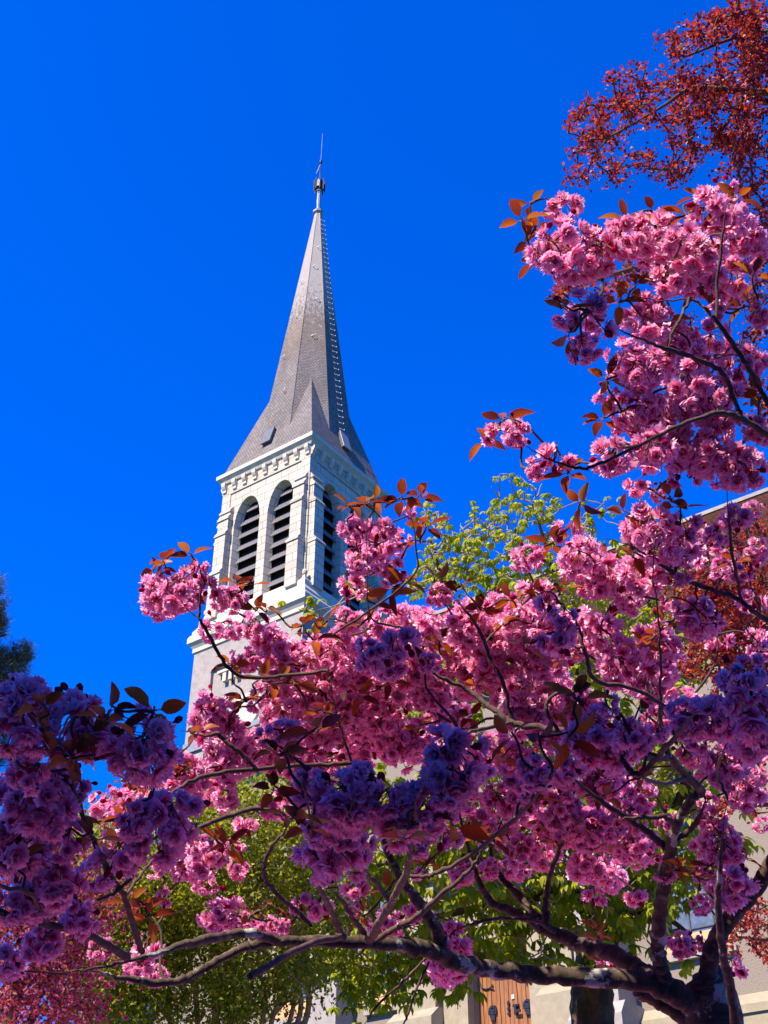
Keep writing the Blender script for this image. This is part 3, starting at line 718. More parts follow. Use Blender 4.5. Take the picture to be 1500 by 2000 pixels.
def diamonds(base, d, nrm, L, W, fold=.25):
    "many small two-quad folded leaves at once: arrays"
    n = len(base); d = d / (np.linalg.norm(d, axis=1)[:, None] + 1e-9); s = np.cross(d, nrm); s /= np.linalg.norm(s, axis=1)[:, None] + 1e-9; up = np.cross(s, d)
    L = L[:, None]; W = W[:, None]
    a = base; b1 = base + d * L * .42 - s * W * .5 + up * W * fold; b2 = base + d * L * .42 + s * W * .5 + up * W * fold; c = base + d * L * .5; e = base + d * L - up * L * .12
    V = np.stack([a, b1, e, b2, c], 1).reshape(-1, 3); o = (np.arange(n) * 5)[:, None]
    F = np.concatenate([o + np.array([[0, 4, 2, 1]]), o + np.array([[0, 3, 2, 4]])], 0)
    q = rs.randint(0, 64, n).astype(float); uv1 = np.array([[.5, 0], [.5, .5], [.5, 1], [.1, .4]]); uv2 = np.array([[.5, 0], [.9, .4], [.5, 1], [.5, .5]])
    UV = np.concatenate([uv1[None] + np.stack([q, q * 0], 1)[:, None, :], uv2[None] + np.stack([q, q * 0], 1)[:, None, :]], 0)
    return V, F, UV
def unit(n):
    v = rs.randn(n, 3); return v / np.linalg.norm(v, axis=1)[:, None]

# blossom cluster prototypes: flowers hanging round the end of a spur
def cluster_proto(nf, rad, size, buds=1, layers=None):
    g = G(); dirs = []
    while len(dirs) < nf:
        v = rs.randn(3); v[2] -= .35; v /= np.linalg.norm(v)
        if all(v @ q < .62 for q in dirs) or rs.rand() < .06: dirs.append(v)
    for v in dirs:
        c = v * rad * rs.uniform(.8, 1.15) + np.array([0, 0, -.02]); n = v + rs.randn(3) * .28; n[2] -= .15
        n /= np.linalg.norm(n)
        flower(g, c, n, size * rs.uniform(.85, 1.12), *( (layers,) if layers else ()))
        b0 = np.array([0, 0, .012]); pb = c - n * size * .18
        tube(g, catmull([b0, (b0 + pb) / 2 + rs.randn(3) * .006 + [0, 0, .006], pb, c + n * size * .05], 2), [.0012] * 6 + [.004], 4, 1)
    for _ in range(buds):
        v = rs.randn(3); v /= np.linalg.norm(v); c = v * rad * 1.25
        tube(g, [np.array([0, 0, .01]), c * .5 + [0, 0, .005], c * .9, c], [.001, .001, .0012, .004], 4, 1)
        tube(g, [c, c + v * .006, c + v * .014, c + v * .019], [.003, .0075, .007, .002], 6, 0)
    return g.arrays()
FS = .0262
protos = [cluster_proto(nf, rad, FS, b) for nf, rad, b in ((11, .046, 1), (10, .044, 2), (9, .041, 1), (12, .050, 1), (10, .047, 2), (8, .038, 2), (14, .053, 0), (6, .034, 3))]
single = cluster_proto(2, .018, FS, 1); trio = cluster_proto(4, .03, FS, 2)
BM = [M['petal'], M['calyx']]
proto_me = [mesh_np('blossom_cluster', *p_, BM) for p_ in protos]
def leaf_proto(n, L):
    g = G()
    for i in range(n):
        a = 2 * np.pi * i / n + rs.randn() * .35; el = rs.uniform(-.25, .9)
        d = np.array([math.cos(a) * math.cos(el), math.sin(a) * math.cos(el), math.sin(el)])
        st = d * .012; tube(g, [np.zeros(3), st * .6 + [0, 0, .002], st], .0011, 4, 1)
        leaf(g, st, d, [0, 0, 1] + rs.randn(3) * .25, L * rs.uniform(.7, 1.15), L * .42 * rs.uniform(.85, 1.15), 0, 6, rs.uniform(.1, .7), rs.uniform(.2, .6))
    return g.arrays()
lprotos = [leaf_proto(n, .056) for n in (4, 3, 5, 4, 6, 3)]
LM = [M['bronze'], M['calyx']]
lproto_me = [mesh_np('leaf_tuft', *p_, LM) for p_ in lprotos]

# ------------------------------------------------------------------ cherry tree in front
FK = P(1395, 1985, 3.6)
cherry = tag(empty('cherry_tree', (FK[0], FK[1] + .15, 0)), 'large flowering cherry in the foreground with pink double blossoms, bronze leaves and long crooked boughs', 'tree')
C0 = np.array([FK[0], FK[1] + .15, 0.0])
BR = []     # (name, list of (px, py, depth, radius px))
def br(pts, name='branch'): BR.append((name, pts))
# main bough to the left
br([(1400, 1985, 3.60, 37.8), (1335, 1950, 3.60, 29.4), (1260, 1920, 3.60, 23.8), (1150, 1908, 3.58, 21.7), (1040, 1903, 3.55, 19.6), (960, 1893, 3.5, 19.6), (900, 1882, 3.45, 19.6), (850, 1860, 3.4, 19.6), (790, 1845, 3.35, 17.5), (700, 1840, 3.3, 15.4), (610, 1838, 3.25, 12.6), (540, 1838, 3.2, 11.9), (500, 1823, 3.15, 11.2), (450, 1826, 3.1, 10.5), (400, 1836, 3.0, 11.2), (340, 1852, 2.9, 9.8), (285, 1867, 2.85, 9.8), (235, 1880, 2.8, 8.4), (160, 1895, 2.7, 7.0), (70, 1899, 2.6, 6.3), (-60, 1890, 2.5, 4.2)])
br([(248, 1870, 2.8, 11), (205, 1842, 2.7, 10), (150, 1818, 2.6, 10), (95, 1806, 2.5, 9), (40, 1795, 2.42, 9), (-40, 1765, 2.3, 7)])
br([(278, 1858, 2.84, 8), (262, 1812, 2.75, 7.5), (243, 1755, 2.65, 7), (215, 1705, 2.55, 7), (190, 1660, 2.45, 6), (170, 1615, 2.35, 6), (150, 1555, 2.25, 5), (125, 1480, 2.1, 4), (90, 1420, 2.0, 3)])
br([(208, 1708, 2.53, 6), (236, 1672, 2.5, 6), (258, 1622, 2.45, 5), (290, 1560, 2.35, 4), (310, 1490, 2.2, 3)])
br([(190, 1757, 2.6, 4), (225, 1742, 2.6, 4.5), (258, 1710, 2.6, 5), (282, 1655, 2.6, 4.5), (308, 1633, 2.6, 4), (350, 1600, 2.6, 3)])
br([(243, 1752, 2.66, 4), (290, 1690, 2.8, 3.5), (332, 1650, 2.9, 3.5), (365, 1628, 3.0, 5), (433, 1597, 3.1, 6), (500, 1580, 3.15, 6), (545, 1590, 3.2, 5), (560, 1620, 3.22, 4)])
br([(545, 1838, 3.22, 11), (500, 1845, 3.18, 11), (470, 1853, 3.16, 10), (418, 1882, 3.12, 10), (388, 1897, 3.1, 10), (352, 1916, 3.05, 9.5), (300, 1920, 3.0, 9), (240, 1911, 2.95, 8), (200, 1900, 2.9, 7), (150, 1886, 2.8, 5)])
br([(672, 1830, 3.0, 8), (610, 1842, 2.8, 8), (555, 1868, 2.6, 8), (515, 1893, 2.5, 8), (487, 1908, 2.45, 8)])
br([(608, 1808, 3.24, 5), (575, 1775, 3.2, 5.5), (552, 1758, 3.15, 5.5), (522, 1724, 3.1, 5), (516, 1690, 3.05, 5), (532, 1652, 3.0, 5), (557, 1622, 2.95, 5), (575, 1590, 2.9, 4)])
br([(665, 1822, 3.25, 8), (645, 1778, 3.1, 7), (630, 1745, 2.9, 6), (616, 1718, 2.75, 6), (610, 1650, 2.45, 5), (600, 1570, 2.2, 4), (560, 1450, 2.0, 3)])
br([(712, 1822, 3.28, 7), (690, 1795, 3.2, 6), (668, 1760, 3.1, 5), (640, 1730, 3.0, 4)])
br([(722, 1836, 3.28, 12), (742, 1800, 3.1, 10), (764, 1762, 2.9, 9), (790, 1710, 2.7, 9), (803, 1665, 2.5, 7), (808, 1610, 2.3, 6), (815, 1560, 2.15, 5), (850, 1490, 2.0, 4)])
br([(757, 1755, 2.9, 6), (732, 1722, 2.8, 6), (703, 1692, 2.65, 5), (680, 1640, 2.4, 4), (690, 1560, 2.15, 3.5)])
br([(736, 1836, 3.3, 8), (780, 1808, 3.25, 7), (818, 1787, 3.2, 7), (872, 1739, 3.1, 6), (920, 1698, 3.05, 5.5), (945, 1655, 3.0, 5), (975, 1600, 2.9, 4)])
br([(791, 1708, 2.72, 5), (830, 1712, 2.7, 5), (855, 1703, 2.7, 5.5), (908, 1677, 2.65, 5), (1000, 1606, 2.5, 5), (1050, 1550, 2.3, 4), (1090, 1500, 2.1, 3)])
br([(862, 1845, 3.42, 16), (852, 1815, 3.4, 15), (835, 1788, 3.38, 14), (817, 1762, 3.36, 13), (795, 1732, 3.33, 11), (778, 1705, 3.3, 10), (765, 1680, 3.3, 9), (730, 1600, 3.3, 7), (690, 1500, 3.3, 6), (660, 1400, 3.25, 5), (640, 1300, 3.2, 4)])
# right-hand limbs
br([(1345, 1952, 3.62, 26.5), (1290, 1918, 3.68, 22.6), (1245, 1893, 3.75, 20.3), (1190, 1862, 3.82, 19.5), (1130, 1842, 3.9, 17.2), (1070, 1817, 3.95, 14.0), (1020, 1789, 4.0, 11.7), (965, 1765, 4.05, 9.4), (940, 1730, 4.1, 7.8), (925, 1690, 4.1, 6.2), (900, 1600, 4.1, 4.7), (880, 1480, 4.0, 3.9), (850, 1380, 3.9, 3.1)])
br([(1060, 1808, 3.95, 13), (1035, 1778, 4.0, 11), (1010, 1745, 4.05, 10), (982, 1718, 4.1, 8), (960, 1660, 4.15, 6), (1000, 1560, 4.1, 5)])
br([(1066, 1812, 3.94, 12), (1066, 1770, 3.95, 9), (1072, 1720, 3.95, 6), (1100, 1640, 3.9, 5), (1130, 1560, 3.9, 4)])
br([(1300, 1925, 3.6, 19.2), (1288, 1880, 3.58, 17.6), (1285, 1830, 3.56, 16.8), (1294, 1745, 3.5, 15.2), (1304, 1690, 3.45, 13.6), (1312, 1650, 3.4, 12.8), (1322, 1610, 3.35, 12.0), (1350, 1562, 3.3, 11.2), (1370, 1545, 3.28, 10.4), (1342, 1520, 3.2, 9.6), (1315, 1488, 3.1, 8.8), (1298, 1458, 3.05, 7.2), (1290, 1400, 2.9, 4.8), (1290, 1300, 2.8, 4.0), (1285, 1200, 2.75, 3.6), (1276, 1100, 2.7, 3.2), (1290, 985, 2.7, 2.4), (1293, 890, 2.7, 2.0)])
br([(1310, 1660, 3.42, 10), (1284, 1640, 3.42, 9), (1240, 1608, 3.4, 8), (1190, 1575, 3.35, 7), (1130, 1530, 3.3, 5), (1080, 1460, 3.25, 4)])
br([(1318, 1640, 3.4, 8), (1340, 1628, 3.4, 7), (1364, 1600, 3.36, 6.5), (1378, 1560, 3.32, 6)])
br([(1326, 1618, 3.36, 7), (1302, 1597, 3.3, 6), (1252, 1596, 3.25, 6), (1200, 1600, 3.2, 4)])
br([(1215, 1480, 2.3, 6), (1225, 1500, 2.3, 7), (1248, 1512, 2.3, 7), (1288, 1473, 2.25, 7), (1340, 1413, 2.1, 6), (1400, 1360, 1.95, 4)])
br([(1342, 1520, 3.2, 6), (1300, 1530, 2.9, 5), (1270, 1525, 2.6, 5), (1248, 1512, 2.32, 5)])
br([(1390, 1965, 3.6, 27.2), (1384, 1925, 3.6, 23.1), (1386, 1880, 3.6, 21.1), (1402, 1830, 3.6, 20.4), (1432, 1785, 3.6, 19.7), (1462, 1752, 3.6, 19.0), (1500, 1700, 3.6, 18.4), (1560, 1600, 3.5, 16.3), (1600, 1450, 3.4, 13.6), (1590, 1250, 3.2, 10.9), (1560, 1050, 3.0, 8.8), (1520, 870, 2.9, 6.8), (1500, 790, 2.85, 6.1), (1483, 757, 2.85, 6.1), (1453, 703, 2.82, 6.1), (1413, 647, 2.8, 6.1), (1380, 605, 2.8, 5.4), (1347, 585, 2.8, 4.1), (1283, 587, 2.8, 3.1), (1200, 560, 2.8, 2.4), (1120, 500, 2.8, 2.0), (1060, 470, 2.8, 1.7)])
br([(1560, 900, 2.95, 9), (1500, 850, 2.85, 8), (1450, 820, 2.8, 8), (1403, 807, 2.75, 7), (1330, 830, 2.7, 5), (1250, 870, 2.65, 4), (1160, 910, 2.6, 4), (1133, 915, 2.6, 4), (1097, 907, 2.6, 4), (1045, 882, 2.6, 3.5), (1010, 860, 2.6, 2.5)])
br([(1448, 818, 2.8, 6), (1433, 777, 2.8, 6), (1413, 732, 2.78, 6), (1367, 703, 2.75, 6), (1307, 682, 2.7, 6), (1275, 672, 2.68, 4), (1200, 640, 2.6, 3), (1150, 610, 2.5, 2.5)])
br([(1347, 582, 2.8, 4), (1330, 620, 2.75, 4), (1313, 650, 2.72, 4), (1300, 705, 2.7, 3)])
br([(1400, 640, 2.82, 4), (1400, 560, 2.85, 4), (1410, 470, 2.85, 3.5), (1420, 390, 2.85, 2.5)])
br([(1550, 1240, 3.2, 8), (1500, 1213, 3.15, 6.5), (1467, 1190, 3.1, 6), (1433, 1167, 3.1, 6), (1350, 1137, 3.05, 5.5), (1300, 1110, 3.0, 5), (1240, 1070, 2.95, 4), (1180, 1050, 2.9, 3)])
br([(1450, 1175, 3.1, 4), (1430, 1080, 3.0, 4), (1420, 960, 2.9, 3.5)])
br([(1440, 2010, 3.3, 12), (1424, 1925, 3.25, 11), (1412, 1860, 3.2, 10), (1404, 1790, 3.15, 9), (1405, 1720, 3.1, 7), (1410, 1640, 3.05, 5), (1420, 1560, 3.0, 4)])
br([(1405, 2005, 3.62, 24.0), (1345, 1990, 3.7, 20.8), (1288, 1957, 3.75, 17.6), (1245, 1935, 3.72, 14.4)])
br([(1340, 1413, 2.9, 6), (1250, 1350, 2.8, 5), (1167, 1330, 2.75, 6), (1143, 1277, 2.7, 5.5), (1130, 1223, 2.7, 5), (1100, 1180, 2.65, 4)])
br([(1240, 1470, 2.8, 9), (1180, 1445, 2.9, 8), (1110, 1430, 2.95, 8), (1043, 1420, 3.0, 8), (1000, 1412, 3.02, 8), (967, 1388, 3.05, 7), (917, 1350, 3.1, 6), (877, 1330, 3.1, 5), (830, 1300, 3.1, 4), (790, 1230, 3.1, 4), (725, 1207, 3.1, 3.5), (718, 1100, 3.1, 3.2), (716, 1010, 3.1, 2.5)])
br([(1090, 1428, 2.95, 5), (1068, 1390, 2.95, 5), (1072, 1365, 2.95, 4.5), (1095, 1352, 2.95, 4), (1130, 1356, 2.95, 3.5)])
br([(1000, 1412, 3.0, 5), (935, 1425, 2.8, 4.5), (890, 1440, 2.5, 4), (860, 1470, 2.2, 3)])
br([(1310, 1480, 3.1, 10), (1270, 1478, 2.95, 10), (1238, 1470, 2.8, 9)])
br([(640, 1310, 3.2, 4), (560, 1320, 3.2, 4.5), (470, 1320, 3.2, 4.5), (430, 1280, 3.2, 4.5), (400, 1226, 3.2, 4.2), (384, 1203, 3.2, 4), (350, 1180, 3.2, 3.2)])
br([(388, 1208, 3.2, 3.5), (391, 1180, 3.2, 3), (392, 1130, 3.2, 2.5)])
br([(690, 1490, 3.3, 6), (600, 1495, 3.25, 5.5), (500, 1502, 3.15, 5.5), (400, 1516, 3.05, 5.5), (333, 1550, 2.95, 5), (300, 1580, 2.9, 4)])
br([(500, 1502, 3.15, 5), (467, 1468, 3.1, 5), (440, 1447, 3.1, 5), (425, 1432, 3.1, 5), (400, 1438, 3.08, 4), (350, 1425, 3.0, 3)])
br([(95, 1806, 2.5, 6), (60, 1748, 2.3, 6), (0, 1730, 2.2, 5), (-40, 1700, 2.1, 4)])
br([(1420, 1560, 3.0, 4), (1400, 1500, 2.9, 4), (1440, 1420, 2.2, 4), (1460, 1340, 1.95, 3)])
br([(650, 1240, 3.2, 3), (800, 1133, 3.15, 2.6), (812, 1070, 3.15, 2.5), (800, 990, 3.15, 2)])
br([(960, 1290, 3.3, 5), (930, 1220, 3.3, 4), (880, 1160, 3.3, 3)])
br([(1000, 1412, 3.3, 6), (985, 1340, 3.3, 5.5), (960, 1290, 3.3, 5)])
# hanging thin twigs below the bough
br([(832, 1872, 3.4, 3), (780, 1925, 3.35, 3.5), (740, 1960, 3.3, 3), (706, 2010, 3.25, 3)])
br([(838, 1878, 3.4, 2.5), (815, 1930, 3.38, 3), (795, 1985, 3.35, 3), (780, 2015, 3.35, 2.5)])
br([(1085, 1822, 3.9, 4), (1040, 1798, 3.85, 4), (970, 1794, 3.8, 4), (920, 1805, 3.75, 4), (885, 1818, 3.7, 3)])
KN, KR = [], []
for name, pts in BR:
    p3 = np.array([P(a, b, c) for a, b, c, _ in pts]); r3 = np.array([q * c / F_PX * (.82 if q < 13 else .86) for _, _, c, q in pts])
    pp = catmull(p3, 7); rr = np.interp(np.linspace(0, 1, len(pp)), np.linspace(0, 1, len(r3)), r3)
    pp[1:-1] += rs.randn(len(pp) - 2, 3) * (rr[1:-1, None] * .06 + .001)
    rr = rr * (1 + .03 * rs.randn(len(rr)))
    if pts[-1][3] < 7: rr = rr * np.clip(np.linspace(1, 0, len(rr)) / .3, .3, 1)
    g = G(); tube(g, pp - C0, rr, 12 if r3.max() > .02 else 8, 0, .02)
    big = r3.max() > .012
    link('branch', g.mesh('branch', [M['bark'] if big else M['twig']]), cherry)
    KN.append(pp[1::2])
g = G(); tp = catmull([C0 + [.1, .15, -.1], C0 + [.05, .05, .8], C0 + [.0, .0, 1.7], FK + [-.0, .0, .0], FK + [-.01, -.01, .12]], 6)
tube(g, tp - C0, np.interp(np.linspace(0, 1, len(tp)), [0, .1, .4, .75, 1], [.15, .115, .095, .085, .04]), 14, 0, .04)
link('trunk', g.mesh('trunk', [M['bark']]), cherry)

# blossom masses: (px, py, rx, ry, depth, how full)
BL = '''
540 1575 40 24 3.4 1|900 1700 34 26 3.5 1.1|1040 1655 50 34 3.5 1.2|820 1700 30 22 3.4 1.1|700 1765 40 24 3.2 1.1|1090 1610 40 30 3.4 1.1|1000 1690 40 26 3.6 1|470 1690 30 24 3.1 1.1|1300 1690 30 30 3.1 1|1150 1600 50 40 3.4 1|1400 1590 40 30 3 1.1|1360 1030 40 30 2.9 1.2|1430 1010 40 26 2.9 1.2|1470 1060 30 30 3.0 1.1|1330 1110 40 30 2.9 1.2|1400 1110 40 26 3.0 1.1|1280 960 30 26 2.75 1.2|1450 1120 30 24 3.0 .9|1470 990 30 24 2.9 1.2|1330 1010 20 16 2.8 t|1440 1000 20 16 2.9 t|1470 1160 24 20 3.1 t|1090 1240 50 40 3.1 1.3|780 1440 60 40 3.5 1.2|870 1400 60 40 3.5 1.2|920 1500 50 40 3.6 1|700 1420 60 40 3.4 1.2|1010 1470 50 40 3.4 1|1080 1420 50 40 3.3 1.1|1310 1600 40 30 3.3 .8|1480 1520 24 40 3.0 1.1|
1070 392 20 20 2.8 s|1103 395 20 22 2.8 t|1085 465 55 50 2.8 1.6|1155 490 60 58 2.8 1.7|1215 470 50 45 2.8 1.6|1110 528 55 32 2.75 1.6|1270 462 60 60 2.8 1.7|1340 480 75 70 2.8 1.8|1420 400 48 55 2.85 1.7|1440 465 50 60 2.85 1.7|1390 535 70 48 2.8 1.6|1300 545 60 40 2.8 1.4
1440 570 40 35 2.9 .8|1480 610 30 55 2.9 .9|1400 605 40 28 2.9 .8|1155 620 60 50 2.35 1.7|1135 672 45 36 2.35 1.6|1270 620 70 50 2.8 1.5|1310 685 80 58 2.8 1.6|1225 705 60 45 2.75 1.5|1350 765 80 60 2.75 1.6|1250 785 85 60 2.7 1.7|1190 775 32 45 2.7 1.5|1400 800 50 48 2.75 1.3|1390 650 40 40 2.9 .8|1440 720 40 40 2.9 .6
1280 850 90 50 2.65 1.7|1200 885 42 42 2.6 1.6|1350 872 70 42 2.7 1.5|1440 905 60 50 2.75 1.5|1480 850 32 60 2.8 1.4|1240 945 32 40 2.7 1.5|1340 915 20 18 2.8 t|1010 850 36 50 2.6 1.7|1040 908 48 30 2.6 1.6|968 835 18 18 2.6 s|1085 878 20 26 2.6 t
1260 1010 45 42 2.75 1.6|1305 1062 48 48 2.75 1.6|1400 1040 30 26 2.9 1.2|1350 1070 22 18 3.0 t|1412 1065 34 30 2.9 1.3|1112 1030 22 22 3.0 t|1140 1085 50 50 3.0 1.5|1175 1112 48 42 3.0 1.5|1240 1122 50 50 2.9 1.6|1302 1172 28 25 2.9 1.4|1225 1165 40 30 3.0 1.2|1030 1082 38 30 3.0 1.6|1360 1190 44 38 2.85 1.7
1050 1185 70 50 3.1 1.6|1000 1235 90 60 3.1 1.6|1150 1245 60 60 3.0 1.6|1200 1285 50 50 2.9 1.5|1280 1255 52 42 2.85 1.5|1292 1310 52 58 2.8 1.6|1480 1250 30 42 3.1 1.2|1400 1240 30 20 3.2 t|1460 1080 20 20 3.1 t
860 1160 28 32 3.2 1.6|900 1210 80 50 3.2 1.6|820 1212 60 42 3.2 1.5|760 1215 42 40 3.2 1.4|680 1200 36 32 3.2 1.5|650 1255 45 40 3.2 1.4
688 1038 30 46 3.1 1.5|702 1092 30 36 3.1 1.4|742 1072 36 38 3.1 1.1|745 1018 24 20 3.1 t|800 995 26 24 3.15 1.5|775 1050 28 36 3.1 1.0|760 1112 30 30 3.1 1.1|690 1130 20 20 3.1 t
315 1150 42 36 3.2 1.7|370 1145 44 34 3.2 1.6|388 1108 24 22 3.2 t|335 1180 35 25 3.2 1.5|408 1140 16 24 3.2 t|450 1165 36 32 3.2 1.5|440 1222 44 30 3.2 1.5|500 1215 40 30 3.2 1.5|530 1252 42 36 3.2 1.5|488 1285 42 30 3.2 1.4|562 1285 50 40 3.2 1.6
600 1335 100 60 3.25 1.6|700 1300 90 60 3.3 1.6|640 1262 50 42 3.2 1.5|540 1352 50 34 3.2 1.4|400 1372 46 46 3.1 1.7|440 1405 46 46 3.1 1.6|560 1402 72 42 3.2 1.5|650 1402 80 52 3.3 1.5|740 1382 80 60 3.4 1.5|820 1292 72 50 3.3 1.5|842 1352 72 52 3.4 1.4|960 1312 82 52 3.2 1.6|1020 1365 80 52 3.1 1.6|1062 1292 60 50 3.1 1.6|930 1252 80 42 3.3 1.5|1110 1385 70 55 3.1 1.5
420 1482 70 50 3.1 1.5|360 1505 50 36 3.0 1.4|500 1462 60 40 3.2 1.3|430 1545 50 30 3.1 1.1|600 1480 80 40 3.4 1.3|560 1540 32 18 3.4 t|720 1450 70 40 3.5 1.2|800 1470 60 40 3.6 1.0|950 1462 70 42 3.5 1.1|880 1560 70 40 3.6 1.0|950 1602 50 30 3.5 1.0|1000 1552 60 40 3.5 1.1|1060 1600 40 30 3.5 1.0|1110 1580 60 50 3.4 1.2|1150 1520 60 42 3.3 1.2|1182 1622 60 42 3.5 1.2|1230 1560 60 50 3.4 1.2|1252 1642 60 50 3.5 1.2|1130 1682 50 30 3.6 1.1|1202 1692 52 40 3.6 1.2|962 1690 30 26 3.4 1.3|1240 1742 22 16 3.6 t|1160 1740 30 20 3.7 t
1402 1492 52 50 3.0 1.5|1442 1532 50 40 3.0 1.3|1380 1562 30 22 3.1 1.2|1420 1640 60 42 3.0 1.5|1400 1692 52 28 3.0 1.5|1440 1715 48 38 2.9 1.6|1372 1758 40 26 3.0 1.5|1325 1838 32 30 3.2 1.6|1372 1838 24 24 3.2 1.5|1430 1880 20 14 3.3 t|1350 1470 40 30 3.0 1.2|1482 1460 30 60 3.0 1.2|1480 1600 25 30 3.1 .9|1295 1395 45 40 3.0 1.2
250 1562 42 40 3.0 1.5|310 1542 42 32 3.0 1.4|290 1602 30 24 3.0 1.1|370 1662 50 40 3.1 1.6|442 1652 38 26 3.2 1.4|402 1722 50 26 3.1 1.6|432 1772 46 36 3.1 1.7|482 1792 26 22 3.1 1.3|302 1692 22 40 3.0 1.0|320 1745 26 26 3.0 1.1|270 1882 44 28 3.0 1.6|312 1896 40 26 3.0 1.6|290 1840 16 20 2.9 t|560 1802 42 24 3.2 1.3|512 1792 24 18 3.2 t|595 1752 20 20 3.2 t|622 1765 18 14 3.2 t|690 1722 20 24 3.2 t|762 1792 56 36 3.3 .9|800 1775 34 24 3.3 .8|872 1855 42 46 3.3 1.9|880 1800 20 20 3.4 t|1188 1862 18 16 3.8 t
640 1440 60 30 3.6 1.0|860 1420 60 40 3.7 .9|700 1250 60 40 3.5 1.0|980 1180 50 30 3.4 1.1|1090 1330 60 40 3.4 1.0|1350 1390 60 50 3.3 .8|480 1600 30 16 3.4 t|340 1600 40 30 3.3 .8|220 1640 40 30 3.1 .9|210 1560 40 30 3.1 1.0|1200 1480 60 40 3.4 .9|1060 1500 60 40 3.5 .9|40 1580 30 30 3.0 .7|640 1600 30 20 3.5 t
'''
DK = '''
50 1375 62 58 1.85 1.7|45 1440 45 42 1.85 1.5|150 1395 58 58 1.9 1.8|85 1505 80 42 1.9 1.6|300 1432 66 62 1.9 1.8|262 1465 60 42 1.9 1.6|330 1470 45 36 1.95 1.4|40 1480 50 40 1.9 1.4|20 1345 30 30 1.85 1.3
60 1562 100 60 2.0 1.7|150 1525 80 42 2.0 1.5|30 1642 62 60 2.05 1.6|102 1702 80 60 2.1 1.6|50 1752 72 42 2.1 1.5|172 1782 60 42 2.2 1.5|322 1592 68 58 2.0 1.8|262 1592 42 40 2.0 1.4|232 1662 30 24 2.1 t|112 1632 70 42 2.1 1.3|382 1642 40 30 2.3 1.4|20 1852 42 58 2.2 1.4|102 1832 60 40 2.2 1.4|200 1690 40 40 2.2 1.0|200 1840 50 30 2.4 1.2
560 1422 36 30 2.1 1.5|522 1432 30 24 2.1 1.3|602 1532 70 50 2.0 1.8|662 1552 70 60 2.0 1.8|702 1512 50 42 2.0 1.6|802 1562 70 58 2.0 1.8|882 1482 56 60 2.0 1.8|872 1542 58 42 2.0 1.6|642 1652 58 60 2.1 1.8|622 1612 50 40 2.1 1.6|702 1642 32 26 2.2 t|822 1642 42 30 2.2 1.0|760 1552 50 42 2.0 1.5|940 1500 50 34 2.1 1.4|640 1702 46 26 2.2 1.4|860 1610 40 24 2.2 t
732 1272 42 36 2.25 1.7|782 1240 24 20 2.25 t|760 1292 48 34 2.25 1.6|840 1292 34 28 2.25 1.6|1072 1162 22 22 2.25 s|1102 1202 36 30 2.25 1.4|1086 1235 26 20 2.25 t|1100 1260 30 26 2.25 1.2
1032 1502 60 42 2.0 1.6|1102 1482 60 40 2.0 1.6|1172 1422 58 58 2.0 1.8|1182 1372 42 30 2.0 1.4|1232 1432 50 42 2.0 1.6|1290 1422 36 28 2.05 1.3|1202 1482 50 30 2.1 1.4|1452 1312 50 48 1.9 1.8|1402 1392 68 50 1.9 1.8|1472 1382 56 60 1.9 1.8|1342 1392 50 48 1.9 1.7|1442 1440 50 30 1.95 1.5|1362 1442 58 28 1.95 1.5|1030 1545 40 20 2.2 1.2
'''
CP, CK, CS = [], [], []
def place(txt, jit, lit=False):
    for it in txt.replace('\n', '|').split('|'):
        q = it.split()
        if not q: continue
        px, py, rx, ry, d = map(float, q[:5])
        if lit: d *= 1.17 if py > 1200 else 1.1
        else: d *= 1.16
        if q[5] in 'st':
            CP.append(P(px, py, d)); CK.append(-1 if q[5] == 's' else -2); CS.append(1.0); continue
        rc = .062 * F_PX / d
        n = max(1, int(round(((1.7 if py > 950 else 1.3) if lit else 1.75) * float(q[5]) * rx * ry / (rc * rc) + .35)))
        for i in range(n):
            for _ in range(30):
                u, v_ = rs.uniform(-1, 1, 2)
                if u * u + v_ * v_ < 1: break
            x = px + u * max(2, rx - rc * .62); y = py + v_ * max(2, ry - rc * .62)
            dd = d + rs.uniform(-jit, jit * 1.6)
            small = min(rx, ry) < rc * .8
            CP.append(P(x, y, dd)); CK.append(rs.choice([2, 5, 7]) if small else rs.randint(0, 8)); CS.append(rs.uniform(.86, 1.08) * (min(1, min(rx, ry) / rc * 1.05) if small else 1))
place(BL, .15, True); place(DK, .07)
CP = np.array(CP); CK = np.array(CK); CS = np.array(CS)
